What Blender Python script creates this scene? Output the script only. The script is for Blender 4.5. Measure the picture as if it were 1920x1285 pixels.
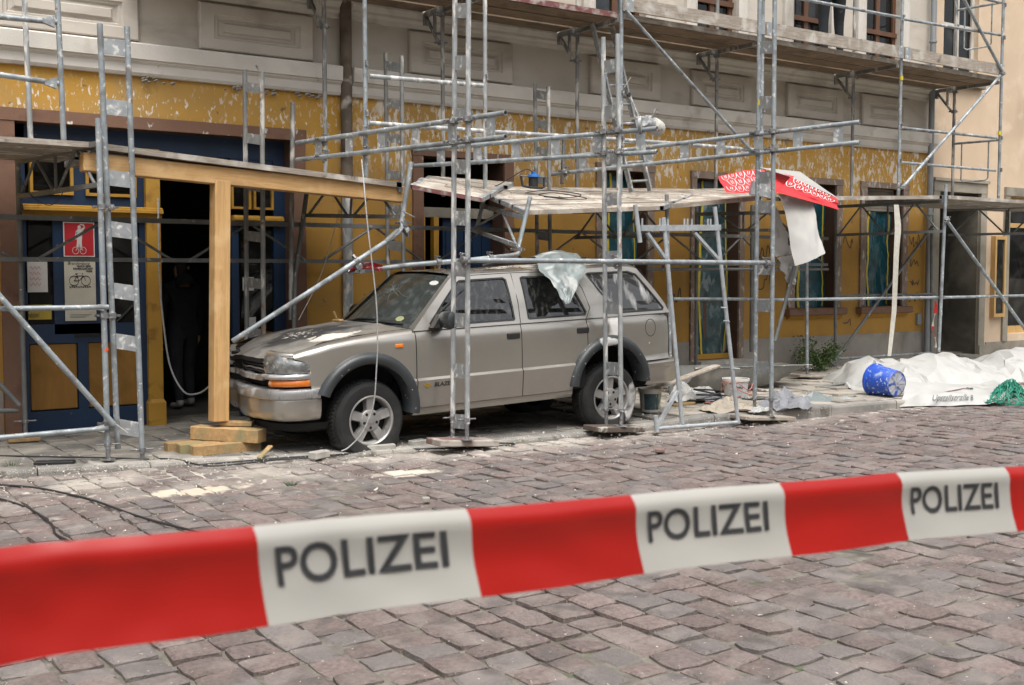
import bpy, bmesh, math, random
from mathutils import Vector as V, Matrix, noise
random.seed(7)
R = math.radians
for o in list(bpy.data.objects): bpy.data.objects.remove(o)
scene = bpy.context.scene
col = scene.collection

# ---------------------------------------------------------------- camera, sky, sun, exposure
FPX, YAW, PITCH, CAMZ = 2146.0, R(34.87), R(3.434), 1.62     # focal length in photo pixels (1920 wide)
FW = V((math.sin(YAW)*math.cos(PITCH), math.cos(YAW)*math.cos(PITCH), -math.sin(PITCH)))
RI = V((math.cos(YAW), -math.sin(YAW), 0)); UP = RI.cross(FW)
CAM = V((0, 0, CAMZ))
cd = bpy.data.cameras.new('camera'); cam = bpy.data.objects.new('camera', cd); col.objects.link(cam)
cam.matrix_world = Matrix((( RI.x, UP.x, -FW.x, CAM.x), (RI.y, UP.y, -FW.y, CAM.y), (RI.z, UP.z, -FW.z, CAM.z), (0, 0, 0, 1)))
cd.sensor_width = 36.0; cd.lens = FPX/1920*36.0
cd.clip_start = 0.05; cd.clip_end = 1200
cd.dof.use_dof = True; cd.dof.focus_distance = 11.0; cd.dof.aperture_fstop = 9.5
scene.camera = cam
world = bpy.data.worlds.new('World'); scene.world = world; world.use_nodes = True
wn = world.node_tree.nodes; wl = world.node_tree.links
SUN_EL, SUN_AZ = R(66), R(200)
sky = wn.new('ShaderNodeTexSky'); sky.sky_type = 'NISHITA'; sky.sun_disc = False
sky.sun_elevation = SUN_EL; sky.sun_rotation = SUN_AZ
sky.air_density = 1.0; sky.dust_density = 6.0; sky.ozone_density = 1.0
hs = wn.new('ShaderNodeHueSaturation'); hs.inputs['Saturation'].default_value = 0.3    # overcast: near-white sky
wl.new(sky.outputs[0], hs.inputs['Color']); wl.new(hs.outputs[0], wn['Background'].inputs[0])
wn['Background'].inputs[1].default_value = 0.15
sd = bpy.data.lights.new('sun', 'SUN'); sd.energy = 1.4; sd.angle = R(40); sd.color = (1, .97, .93)
sun = bpy.data.objects.new('sun', sd); col.objects.link(sun)
# the sky's sun_rotation runs clockwise from +Y
sdir = V((math.sin(SUN_AZ)*math.cos(SUN_EL), math.cos(SUN_AZ)*math.cos(SUN_EL), math.sin(SUN_EL)))
sun.rotation_euler = (-sdir).to_track_quat('-Z', 'Y').to_euler(); sun.location = (0, -20, 30)
vs = scene.view_settings; vs.view_transform = 'Standard'; vs.look = 'None'; vs.exposure = 0.78; vs.gamma = 1.0; vs.use_curve_mapping = False
scene.cycles.max_bounces = 8; scene.cycles.transparent_max_bounces = 12; scene.cycles.use_denoising = True

# ---------------------------------------------------------------- helpers
def ray(x, y): return FW + RI*((x-960)/FPX) - UP*((y-642.5)/FPX)
def at(x, y, Y): d = ray(x, y); return CAM + d*(Y/d.y)
def atz(x, y, z): d = ray(x, y); return CAM + d*((z-CAMZ)/d.z)
def lerp(a, b, t): return a + (b-a)*t
def interp(x, pts):
    if x <= pts[0][0]: return pts[0][1]
    for (a, b), (c, d) in zip(pts, pts[1:]):
        if x <= c: return b + (d-b)*(x-a)/(c-a)
    return pts[-1][1]
def nz(*p, s=1.0): return noise.noise(V((*p, 0.0))*s if len(p) == 2 else V(p)*s)

class MB:
    def __init__(s): s.v = []; s.f = []; s.m = []; s.mi = 0
    def add(s, vs_, fs):
        b = len(s.v); s.v += [tuple(p) for p in vs_]; s.f += [tuple(i+b for i in f) for f in fs]; s.m += [s.mi]*len(fs); return s
    def quad(s, *p): return s.add(p, [tuple(range(len(p)))])
    def hexa(s, p):          # 8 corners: bottom ring 0-3, top ring 4-7
        return s.add(p, [(3,2,1,0),(4,5,6,7),(0,1,5,4),(1,2,6,5),(2,3,7,6),(3,0,4,7)])
    def box(s, x0, x1, y0, y1, z0, z1):
        return s.hexa([(x0,y0,z0),(x1,y0,z0),(x1,y1,z0),(x0,y1,z0),(x0,y0,z1),(x1,y0,z1),(x1,y1,z1),(x0,y1,z1)])
    def bbox(s, x0, x1, y0, y1, z0, z1, b=.005):       # box with chamfered vertical and top edges
        r = lambda i, z: [(x0+i,y0,z),(x1-i,y0,z),(x1,y0+i,z),(x1,y1-i,z),(x1-i,y1,z),(x0+i,y1,z),(x0,y1-i,z),(x0,y0+i,z)]
        q = lambda i, z: [(x0+2*i,y0+i,z),(x1-2*i,y0+i,z),(x1-i,y0+2*i,z),(x1-i,y1-2*i,z),(x1-2*i,y1-i,z),(x0+2*i,y1-i,z),(x0+i,y1-2*i,z),(x0+i,y0+2*i,z)]
        v = q(b, z0)+r(b, z0+b)+r(b, z1-b)+q(b, z1); f = [tuple(range(7,-1,-1)), tuple(range(24,32))]
        for k in range(3):
            for i in range(8): j = (i+1) % 8; f.append((8*k+i, 8*k+j, 8*k+8+j, 8*k+8+i))
        return s.add(v, f)
    def beam(s, p, q, w, h, up=(0,0,1)):
        p, q, up = V(p), V(q), V(up); d = (q-p).normalized(); sd_ = d.cross(up).normalized(); u = sd_.cross(d)
        c = []
        for e in (p, q):
            c += [e-sd_*w/2-u*h/2, e+sd_*w/2-u*h/2, e+sd_*w/2+u*h/2, e-sd_*w/2+u*h/2]
        return s.add(c, [(0,1,2,3),(7,6,5,4),(0,4,5,1),(1,5,6,2),(2,6,7,3),(3,7,4,0)])
    def tube(s, pts, r, n=10, cap=True, hollow=False):
        pts = [V(p) for p in pts]; rs = r if isinstance(r, (list, tuple)) else [r]*len(pts); b = len(s.v)
        d0 = (pts[1]-pts[0]).normalized(); u = d0.cross(V((0,0,1)) if abs(d0.z) < .9 else V((1,0,0))).normalized(); vv = []
        for i, p in enumerate(pts):
            d = (pts[min(i+1, len(pts)-1)]-pts[max(i-1, 0)]).normalized()
            u = (u-d*u.dot(d)).normalized(); w = d.cross(u)
            vv += [p+(u*math.cos(2*math.pi*k/n)+w*math.sin(2*math.pi*k/n))*rs[i] for k in range(n)]
        f = [(i*n+k, i*n+(k+1) % n, (i+1)*n+(k+1) % n, (i+1)*n+k) for i in range(len(pts)-1) for k in range(n)]
        m = (len(pts)-1)*n
        if hollow:
            for e, (p, di) in enumerate(((pts[0], pts[1]-pts[0]), (pts[-1], pts[-2]-pts[-1]))):
                o = len(vv); base = 0 if e == 0 else m; di = di.normalized()
                rr = rs[0 if e == 0 else -1]
                vv += [p+(V(vv[base+k])-p)*.86 for k in range(n)]
                vv += [p+(V(vv[base+k])-p)*.86+di*.12 for k in range(n)]
                f += [(base+k, base+(k+1) % n, o+(k+1) % n, o+k) for k in range(n)]
                f += [(o+k, o+(k+1) % n, o+n+(k+1) % n, o+n+k) for k in range(n)]
        elif cap: f += [tuple(range(n-1, -1, -1)), tuple(m+k for k in range(n))]
        return s.add(vv, f)
    def lathe(s, prof, n=24, o=(0,0,0), ax=(0,0,1), closed=False):  # prof: (radius, height) along ax
        ax = V(ax).normalized(); u = ax.cross(V((1,0,0)) if abs(ax.x) < .9 else V((0,1,0))).normalized(); w = ax.cross(u); o = V(o)
        vv = [o+ax*h+(u*math.cos(2*math.pi*k/n)+w*math.sin(2*math.pi*k/n))*r for r, h in prof for k in range(n)]
        m = len(prof)
        f = [(i*n+k, i*n+(k+1) % n, (i+1)*n+(k+1) % n, (i+1)*n+k) for i in range(m-1) for k in range(n)]
        if not closed: f += [tuple(range(n-1,-1,-1)), tuple((m-1)*n+k for k in range(n))]
        return s.add(vv, f)
    def prism(s, poly, a, b):   # poly: list of 3d points, extruded from offset a to offset b
        n = len(poly); a, b = V(a), V(b)
        vv = [V(p)+a for p in poly]+[V(p)+b for p in poly]
        return s.add(vv, [tuple(range(n-1,-1,-1)), tuple(range(n, 2*n))]+[(i, (i+1) % n, n+(i+1) % n, n+i) for i in range(n)])
    def grid(s, S, nu, nv, u0=0, u1=1, v0=0, v1=1):
        vv = [S(lerp(u0, u1, i/nu), lerp(v0, v1, j/nv)) for j in range(nv+1) for i in range(nu+1)]; w = nu+1
        return s.add(vv, [(j*w+i, j*w+i+1, (j+1)*w+i+1, (j+1)*w+i) for j in range(nv) for i in range(nu)])
    def build(s, name, mat_, parent=None, smooth=False, tone=None):
        me = bpy.data.meshes.new(name); me.from_pydata(s.v, [], s.f)
        for m_ in (mat_ if isinstance(mat_, (list, tuple)) else [mat_]): me.materials.append(m_)
        if any(s.m): me.polygons.foreach_set('material_index', s.m)
        bm = bmesh.new(); bm.from_mesh(me); bmesh.ops.recalc_face_normals(bm, faces=bm.faces); bm.to_mesh(me); bm.free()
        if smooth:
            me.polygons.foreach_set('use_smooth', [True]*len(me.polygons)); me.set_sharp_from_angle(angle=R(smooth if smooth is not True else 40))
        if tone is not None:
            a = me.attributes.new('tone', 'FLOAT', 'FACE'); a.data.foreach_set('value', tone)
        me.update()
        return obj(name, me, parent)
def obj(name, me, parent=None):
    o = bpy.data.objects.new(name, me); col.objects.link(o)
    if parent is not None: o.parent = parent
    return o
def tag(o, label=None, cat=None, group=None, kind=None):
    for k, v_ in (('label', label), ('category', cat), ('group', group), ('kind', kind)):
        if v_: o[k] = v_
    return o
def thing(name, label, cat, loc=(0,0,0), group=None):
    o = obj(name, None); o.location = loc; o.empty_display_size = .1
    return tag(o, label, cat, group)
def tube(name, pts, r, m_, parent=None, n=10, hollow=False): return MB().tube(pts, r, n, hollow=hollow).build(name, m_, parent, True)
def text2d(body, size=1.0, bold=0.0, slant=0.0):
    cu = bpy.data.curves.new('t', 'FONT'); cu.body = body; cu.size = size; cu.offset = bold; cu.shear = slant; cu.resolution_u = 4
    o = bpy.data.objects.new('t', cu); col.objects.link(o); dg = bpy.context.evaluated_depsgraph_get(); dg.update()
    me = bpy.data.meshes.new_from_object(o.evaluated_get(dg))
    vv = [tuple(v_.co) for v_ in me.vertices]; ff = [tuple(p.vertices) for p in me.polygons]
    bpy.data.objects.remove(o); bpy.data.curves.remove(cu); bpy.data.meshes.remove(me)
    return vv, ff
def strokes(mb, lines, w, S, off=0):   # polylines in (u,v) drawn as ribbons on a surface S(u,v)->point; w in uv units
    for ln in lines:
        L = []
        for i, (a, b) in enumerate(ln):
            p, q = ln[max(i-1, 0)], ln[min(i+1, len(ln)-1)]; dx, dy = q[0]-p[0], q[1]-p[1]; l = math.hypot(dx, dy) or 1
            L.append(((a-dy/l*w/2, b+dx/l*w/2), (a+dy/l*w/2, b-dx/l*w/2)))
        vv = [S(*p) for pr in L for p in pr]; mb.add(vv, [(2*i, 2*i+1, 2*i+3, 2*i+2) for i in range(len(L)-1)])
def arc(cx, cy, rx, ry, a0, a1, n=10): return [(cx+rx*math.cos(R(lerp(a0, a1, i/n))), cy+ry*math.sin(R(lerp(a0, a1, i/n)))) for i in range(n+1)]

# ---------------------------------------------------------------- materials
def mat(name, c, rough=.6, metal=0.0, var=.18, sc=5.0, bump=0.0, bsc=40.0, spots=(), coord='pos', rnd=0.0, tone=0.0, coat=0.0, spec=.5, grain=None, trans=0.0, tint=None):
    """spots: (colour, scale, threshold, softness, mask) with mask = None or ('z'|'y'|'x', lo, hi) or ('blob', centre, radii)"""
    m = bpy.data.materials.new(name); m.use_nodes = True; nt = m.node_tree; N = nt.nodes; L = nt.links; b = N['Principled BSDF']
    def new(t, **k):
        n = N.new(t)
        for a, v_ in k.items():
            if a in n.inputs: n.inputs[a].default_value = v_
            else: setattr(n, a, v_)
        return n
    if coord == 'pos': P = N.new('ShaderNodeNewGeometry').outputs['Position']
    else: P = N.new('ShaderNodeTexCoord').outputs['Object']
    def nod(scale, detail=4, stretch=None, dist=0):
        src = P
        if stretch:
            mp = N.new('ShaderNodeMapping'); mp.inputs['Scale'].default_value = stretch; L.new(P, mp.inputs[0]); src = mp.outputs[0]
        n = N.new('ShaderNodeTexNoise'); n.inputs['Scale'].default_value = scale; n.inputs['Detail'].default_value = detail; n.inputs['Distortion'].default_value = dist
        L.new(src, n.inputs['Vector']); return n.outputs['Fac']
    def math_(op, a, b_=None, clamp=False):
        n = N.new('ShaderNodeMath'); n.operation = op; n.use_clamp = clamp
        for i, q in enumerate((a, b_)):
            if q is None: continue
            if isinstance(q, (int, float)): n.inputs[i].default_value = q
            else: L.new(q, n.inputs[i])
        return n.outputs[0]
    def mr(x, a, b_, c_=0, d=1):
        n = N.new('ShaderNodeMapRange'); L.new(x, n.inputs[0])
        for i, q in zip((1,2,3,4), (a, b_, c_, d)): n.inputs[i].default_value = q
        n.clamp = True; return n.outputs[0]
    def mix(f, a, b_, mode='MIX'):
        n = N.new('ShaderNodeMix'); n.data_type = 'RGBA'; n.blend_type = mode
        for i, q in ((0, f), (6, a), (7, b_)):
            if isinstance(q, (int, float)): n.inputs[i].default_value = q
            elif isinstance(q, tuple): n.inputs[i].default_value = (*q, 1)
            else: L.new(q, n.inputs[i])
        return n.outputs[2]
    lo = tuple(x*(1-var) for x in c); hi = tuple(min(1, x*(1+var)) for x in c)
    st = grain[0] if grain else None
    out = mix(mr(nod(sc, 5, st), .3, .7), lo, hi)
    if grain: out = mix(mr(nod(grain[1], 3, st, 1.2), .45, .62, 0, grain[3]), out, grain[2])
    if rnd or tone:
        if tone:
            a = N.new('ShaderNodeAttribute'); a.attribute_name = 'tone'; rv = a.outputs['Fac']; amt = tone
        else: rv = N.new('ShaderNodeObjectInfo').outputs['Random']; amt = rnd
        h = N.new('ShaderNodeHueSaturation'); L.new(out, h.inputs['Color']); L.new(mr(rv, 0, 1, 1-amt, 1+amt), h.inputs['Value'])
        if tint:
            t2 = math_('FRACT', math_('MULTIPLY', rv, 7.31)); out = mix(mr(t2, .55, .75), h.outputs[0], mix(.65, h.outputs[0], tint))
        else: out = h.outputs[0]
    rg = None
    for sp in spots:
        cc, s_, th, so, msk = sp[:5]; stc = sp[5] if len(sp) > 5 else None
        f = mr(nod(s_, 6, stc, .4), th-so, th+so)
        if len(sp) > 6: f = math_('MULTIPLY', f, mr(nod(sp[6], 3), .36, .54))
        if msk:
            if msk[0] == 'blob':
                mp = N.new('ShaderNodeVectorMath'); mp.operation = 'SUBTRACT'; L.new(P, mp.inputs[0]); mp.inputs[1].default_value = msk[1]
                m2 = N.new('ShaderNodeVectorMath'); m2.operation = 'DIVIDE'; L.new(mp.outputs[0], m2.inputs[0]); m2.inputs[1].default_value = msk[2]
                m3 = N.new('ShaderNodeVectorMath'); m3.operation = 'LENGTH'; L.new(m2.outputs[0], m3.inputs[0])
                g = math_('SUBTRACT', 1.0, mr(m3.outputs['Value'], .0, 1.0))
                f = mr(math_('ADD', math_('MULTIPLY', nod(s_, 6, stc, .4), .9), g), th+.45-so, th+.45+so)
            else:
                sep = N.new('ShaderNodeSeparateXYZ'); L.new(P, sep.inputs[0]); k = {'x':0,'y':1,'z':2}[msk[0]]
                w_ = msk[3] if len(msk) > 3 else .12
                g = math_('MULTIPLY', mr(sep.outputs[k], msk[1]-w_, msk[1]+w_), mr(sep.outputs[k], msk[2]-w_, msk[2]+w_, 1, 0))
                f = math_('MULTIPLY', f, g)
        out = mix(f, out, cc); rg = f if rg is None else math_('MAXIMUM', rg, f)
    L.new(out, b.inputs['Base Color'])
    b.inputs['Metallic'].default_value = metal; b.inputs['Roughness'].default_value = rough; b.inputs['Coat Weight'].default_value = coat
    b.inputs['Specular IOR Level'].default_value = spec
    if rg is not None:
        L.new(mr(rg, 0, 1, rough, .9), b.inputs['Roughness'])
        if metal: L.new(mr(rg, 0, 1, metal, 0), b.inputs['Metallic'])
        if coat: L.new(mr(rg, 0, 1, coat, 0), b.inputs['Coat Weight'])
    if bump:
        bn = N.new('ShaderNodeBump'); bn.inputs['Strength'].default_value = min(1, bump); bn.inputs['Distance'].default_value = .01
        hgt = nod(bsc, 6, st)
        if rg is not None: hgt = math_('ADD', hgt, math_('MULTIPLY', rg, .4))
        L.new(hgt, bn.inputs['Height']); L.new(bn.outputs[0], b.inputs['Normal'])
    if trans:
        tl = N.new('ShaderNodeBsdfTranslucent'); L.new(out, tl.inputs[0]); ms = N.new('ShaderNodeMixShader'); ms.inputs[0].default_value = trans
        L.new(b.outputs[0], ms.inputs[1]); L.new(tl.outputs[0], ms.inputs[2]); L.new(ms.outputs[0], N['Material Output'].inputs[0])
    return m
def glass(name, tint, dirt=(.5,.5,.48), amt=.25, sc=9.0, base=.0, stretch=None, ior=1.5, rough=.02):
    m = bpy.data.materials.new(name); m.use_nodes = True; N = m.node_tree.nodes; L = m.node_tree.links; N.remove(N['Principled BSDF'])
    t = N.new('ShaderNodeBsdfTransparent'); t.inputs[0].default_value = (*tint, 1)
    g = N.new('ShaderNodeBsdfGlossy'); g.inputs['Roughness'].default_value = rough
    f = N.new('ShaderNodeFresnel'); f.inputs[0].default_value = ior
    a = N.new('ShaderNodeMixShader'); L.new(f.outputs[0], a.inputs[0]); L.new(t.outputs[0], a.inputs[1]); L.new(g.outputs[0], a.inputs[2])
    d = N.new('ShaderNodeBsdfDiffuse'); d.inputs[0].default_value = (*dirt, 1)
    tc = N.new('ShaderNodeTexCoord'); mp = N.new('ShaderNodeMapping'); L.new(tc.outputs['Object'], mp.inputs[0])
    if stretch: mp.inputs['Scale'].default_value = stretch
    n1 = N.new('ShaderNodeTexNoise'); n1.inputs['Scale'].default_value = sc; n1.inputs['Detail'].default_value = 8; L.new(mp.outputs[0], n1.inputs[0])
    r = N.new('ShaderNodeMapRange'); L.new(n1.outputs[0], r.inputs[0]); r.inputs[1].default_value = .5; r.inputs[2].default_value = .75; r.inputs[3].default_value = base; r.inputs[4].default_value = amt
    b = N.new('ShaderNodeMixShader'); L.new(r.outputs[0], b.inputs[0]); L.new(a.outputs[0], b.inputs[1]); L.new(d.outputs[0], b.inputs[2])
    L.new(b.outputs[0], N['Material Output'].inputs[0]); return m
WHITE = (.62,.58,.52); PLASTER = (.55,.50,.43)
M = {}
M['steel'] = mat('galvanised_steel', (.27,.30,.315), .5, .35, .2, 9, .12, 60, [((.52,.51,.48), 22, .63, .03, None), ((.15,.155,.155), 6, .58, .08, None), ((.20,.115,.075), 11, .70, .03, None)], coord='pos')
M['steel_plastered'] = mat('plaster_splashed_steel', (.30,.315,.315), .55, .3, .2, 8, .2, 50, [((.58,.56,.52), 14, .56, .05, None, (1,1,.35)), ((.27,.15,.11), 9, .68, .03, None)], coord='pos')
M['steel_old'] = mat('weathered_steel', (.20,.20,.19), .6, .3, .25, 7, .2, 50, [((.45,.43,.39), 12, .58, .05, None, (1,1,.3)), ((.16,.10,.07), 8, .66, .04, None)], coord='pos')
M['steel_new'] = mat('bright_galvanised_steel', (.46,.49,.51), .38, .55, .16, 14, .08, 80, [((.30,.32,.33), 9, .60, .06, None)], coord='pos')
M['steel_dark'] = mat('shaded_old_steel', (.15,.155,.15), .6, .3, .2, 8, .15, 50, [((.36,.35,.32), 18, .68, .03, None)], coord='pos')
M['coupler'] = mat('coupler_steel', (.20,.20,.20), .5, .5, .25, 30, .3, 90, [((.45,.44,.42), 30, .62, .04, None)], coord='pos')
M['alu'] = mat('aluminium_plate', (.29,.305,.31), .5, .35, .15, 12, .1, 70, [((.55,.54,.51), 18, .60, .06, None)], coord='pos')
M['timber'] = mat('fresh_timber', (.47,.285,.115), .7, 0, .14, 2, .25, 40, [((.24,.11,.04), 2.6, .70, .03, None, (.8,1.6,1.6)), ((.55,.36,.17), 5, .62, .1, None)], 'obj', grain=((1,16,16), 3, (.34,.18,.065), .5))
M['timber_post'] = M['timber']
M['timber_block'] = mat('timber_offcut', (.36,.23,.10), .75, 0, .2, 3, .3, 40, [((.22,.20,.10), 3, .58, .08, None)], 'pos', rnd=.15, grain=((6,6,6), 3, (.24,.14,.06), .5))
M['plank'] = mat('weathered_plank', (.30,.26,.215), .85, 0, .22, 4, .4, 40, [((.48,.45,.40), 5, .60, .10, None), ((.13,.10,.08), 7, .66, .05, None)], 'pos', rnd=.12, grain=((1,14,14), 4, (.17,.14,.11), .6))
M['plank_pale'] = mat('plaster_dusted_plank', (.33,.285,.235), .9, 0, .18, 4, .4, 40, [((.50,.46,.40), 4, .55, .10, None), ((.16,.12,.09), 8, .64, .05, None)], 'pos', rnd=.1, grain=((1,14,14), 4, (.26,.21,.16), .6))
M['ply'] = mat('deck_underside', (.20,.145,.095), .8, 0, .2, 2.5, .2, 30, [((.12,.09,.06), 4, .58, .10, None)], 'pos', rnd=.1, grain=((1,10,10), 4, (.13,.09,.06), .5))
M['red_edge'] = mat('red_painted_deck_edge', (.15,.055,.05), .75, 0, .25, 6, .2, 40, [((.32,.28,.25), 8, .54, .08, None)])
M['white_paint'] = mat('white_render', (.50,.47,.425), .8, 0, .08, 3, .1, 60, [((.36,.33,.29), 2.2, .6, .1, None)])
M['render'] = mat('grey_beige_render', (.44,.395,.335), .9, 0, .14, 1.6, .15, 60, [((.48,.445,.39), 1.3, .55, .14, None), ((.31,.27,.225), 1.1, .62, .10, None, (1,1,2.5))])
M['render_panel'] = mat('panel_render', (.46,.42,.365), .9, 0, .08, 2.2, .12, 60, [((.34,.30,.25), 1.4, .60, .10, None, (1,1,2.2))])
M['render_light'] = mat('moulding_render', (.53,.50,.45), .9, 0, .09, 2.5, .15, 60, [((.38,.345,.30), 2.0, .63, .06, None), ((.17,.14,.11), 6, .73, .02, None)])
FLK = (.64,.60,.52)
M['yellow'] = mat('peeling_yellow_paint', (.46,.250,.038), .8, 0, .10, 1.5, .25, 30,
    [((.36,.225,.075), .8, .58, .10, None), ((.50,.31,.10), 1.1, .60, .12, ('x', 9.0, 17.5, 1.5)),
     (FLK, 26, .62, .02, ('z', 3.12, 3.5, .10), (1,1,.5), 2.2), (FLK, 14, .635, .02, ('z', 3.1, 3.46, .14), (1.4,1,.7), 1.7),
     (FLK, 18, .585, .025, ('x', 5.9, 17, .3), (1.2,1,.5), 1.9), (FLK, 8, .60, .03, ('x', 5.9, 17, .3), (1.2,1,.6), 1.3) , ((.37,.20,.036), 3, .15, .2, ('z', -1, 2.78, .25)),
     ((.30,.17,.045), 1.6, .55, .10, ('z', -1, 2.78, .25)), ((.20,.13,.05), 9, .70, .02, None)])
M['yellow_clean'] = mat('yellow_joinery', (.40,.215,.025), .6, 0, .10, 3, .1, 50, [((.24,.12,.02), 5, .64, .06, None)])
M['ochre_panel'] = mat('ochre_door_panel', (.26,.125,.018), .6, 0, .12, 2, .1, 50, [((.20,.10,.015), 3, .6, .1, None)], grain=((8,8,1), 3, (.22,.10,.012), .5))
M['blue'] = mat('dark_blue_joinery', (.006,.024,.062), .5, 0, .15, 3, .08, 50, [((.10,.14,.16), 14, .72, .02, None)])
M['brown'] = mat('brown_stone_frame', (.165,.088,.055), .8, 0, .12, 3, .2, 50, [((.60,.55,.48), 10, .66, .02, ('z', 2.95, 3.2, .05), (1,1,.5)), ((.10,.05,.035), 3, .62, .08, None)])
M['brown_reveal'] = mat('dark_brown_reveal', (.075,.036,.022), .7, 0, .15, 3, .1, 50)
M['grey_frame'] = mat('dirty_stone_lintel', (.21,.155,.12), .85, 0, .2, 3, .2, 50, [((.42,.38,.33), 16, .62, .05, None, (1,1,.5))])
M['socle'] = mat('grey_socle', (.27,.25,.215), .9, 0, .14, 2, .3, 40, [((.17,.15,.125), 2, .60, .10, None), ((.27,.15,.09), 2.5, .62, .06, ('z', -1, .34, .06))])
M['beige'] = mat('beige_render', (.53,.405,.285), .9, 0, .07, 1.2, .3, 120, [((.44,.335,.235), 1.0, .6, .12, None), ((.58,.46,.34), 2.5, .62, .10, None)])
M['stone'] = mat('grey_stone_surround', (.25,.225,.18), .85, 0, .18, 3, .35, 40, [((.16,.145,.115), 2, .58, .10, None)], rnd=.1)
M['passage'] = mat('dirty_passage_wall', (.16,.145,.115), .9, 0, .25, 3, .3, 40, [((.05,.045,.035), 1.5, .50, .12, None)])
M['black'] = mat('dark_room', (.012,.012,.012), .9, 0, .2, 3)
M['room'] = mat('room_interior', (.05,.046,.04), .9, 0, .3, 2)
M['wood_win'] = mat('brown_window_wood', (.10,.045,.022), .5, 0, .2, 6, .1, 50)
M['pane'] = glass('window_glass', (.30,.34,.35), (.3,.3,.28), .12, 3, .02)
M['shop_pane'] = glass('dusty_shop_glass', (.16,.17,.17), (.25,.25,.23), .10, 4, .02)
M['plastic_teal'] = mat('teal_dust_sheet', (.010,.062,.080), .22, 0, .35, 5, .9, 9, [((.06,.15,.18), 6, .64, .08, None, (2,2,.5))], spec=.7)
M['plastic_clear'] = mat('dusty_clear_sheet', (.035,.075,.085), .18, 0, .5, 6, 1.0, 12, [((.20,.25,.26), 7, .60, .06, None, (1.5,1.5,.6))], spec=.8)
M['tape_yellow'] = mat('yellow_masking_tape', (.55,.43,.03), .6, 0, .12, 8)
M['zinc'] = mat('zinc_downpipe', (.24,.255,.265), .5, .4, .12, 4, .1, 40)
M['pipe_brown'] = mat('old_brown_pipe', (.12,.095,.07), .8, 0, .25, 4, .3, 40, [((.40,.37,.32), 5, .60, .06, None), ((.05,.04,.03), 3, .6, .08, None)])
M['concrete'] = mat('concrete', (.30,.285,.255), .9, 0, .18, 4, .3, 50, [((.46,.44,.39), 5, .58, .10, None)])
# ---------------------------------------------------------------- ground, road, kerb, pavement
KERB = [(-9,10.05),(1.9,9.74),(3.4,9.42),(4.9,9.06),(6.2,8.94),(7.9,8.92),(9.2,8.75),(11.2,8.62),(13.3,8.32),(24,6.9),(60,2.9)]
def kerb_y(x): return interp(x, KERB)
def kerb_z(x): return interp(x, [(2,.055),(3.6,.032),(7.6,.032),(8.6,.105),(60,.105)])
def pave_z(x, y):
    t = max(0, min(1, (y-kerb_y(x)-.14)/(11.7-kerb_y(x))))
    return kerb_z(x)+t*interp(x, [(2,.0),(8,.05),(11,.12),(60,.13)])
M['dirt'] = mat('ground_dirt', (.16,.14,.11), .95, 0, .25, 2, .4, 30)
M['joint'] = mat('sand_joint', (.155,.142,.115), .95, 0, .35, 14, 1.0, 160, [((.075,.10,.04), 3.2, .64, .05, None), ((.07,.06,.05), 5, .60, .07, None), ((.45,.41,.35), 1.2, .52, .12, ('y', 8.3, 12, .5))])
DUST = [((.45,.415,.36), 1.1, .52, .14, ('y', 8.55, 12, .45)), ((.46,.42,.37), 7, .645, .04, ('y', 8.0, 12, .7)), ((.50,.45,.38), 4.2, .57, .09, ('blob', (4.6,8.15,0), (.62,.34,.5))),
        ((.48,.42,.33), 6.5, .60, .07, ('blob', (2.9,8.35,0), (.9,.35,.5))), ((.50,.47,.41), 38, .71, .02, None)]
M['cobble'] = mat('porphyry_cobble', (.142,.108,.098), .85, 0, .28, 40, 1.0, 75, [((.20,.172,.155), 3.5, .60, .12, None), ((.085,.072,.066), 5, .62, .08, None)]+DUST, 'pos', tone=.2, tint=(.125,.118,.113))
M['slab'] = mat('dark_paving_stone', (.135,.128,.115), .88, 0, .2, 8, .5, 50, [((.32,.295,.25), 1.6, .56, .12, None), ((.40,.37,.32), 14, .66, .03, None)], 'pos', tone=.22)
M['slab_pale'] = mat('dusty_paving_slab', (.29,.265,.225), .9, 0, .15, 5, .4, 50, [((.42,.385,.33), 1.6, .54, .12, None), ((.15,.135,.11), 2.0, .60, .08, None)], 'pos', tone=.12)
M['kerbstone'] = mat('granite_kerb', (.20,.192,.175), .85, 0, .16, 9, .4, 60, [((.36,.335,.295), 1.5, .56, .12, None), ((.11,.10,.085), 5, .62, .06, None)], 'pos', tone=.12)
g = MB(); g.quad((-400,-300,-.16),(400,-300,-.16),(400,500,-.16),(-400,500,-.16)); tag(g.build('ground', M['dirt']), kind='structure')
road = MB()
RX0, RX1 = -4.0, 40.0
S = lambda u, v: (lerp(RX0, RX1, u), lerp(-14, kerb_y(lerp(RX0, RX1, u))+.03, v), -.024+.012*nz(lerp(RX0, RX1, u), lerp(-14, 9.5, v), s=3.1)+.006*nz(lerp(RX0,RX1,u), lerp(-14,9.5,v), 3, s=8))
roado = road.grid(S, 240, 160).build('road', M['joint'], None, True); tag(roado, 'cobbled street with sandy joints', None, kind='structure')
def proj(p):
    q = V(p)-CAM; z = q.dot(FW); return (960+FPX*q.dot(RI)/z, 642.5-FPX*q.dot(UP)/z, z) if z > .2 else (0, 9e9, z)
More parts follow.
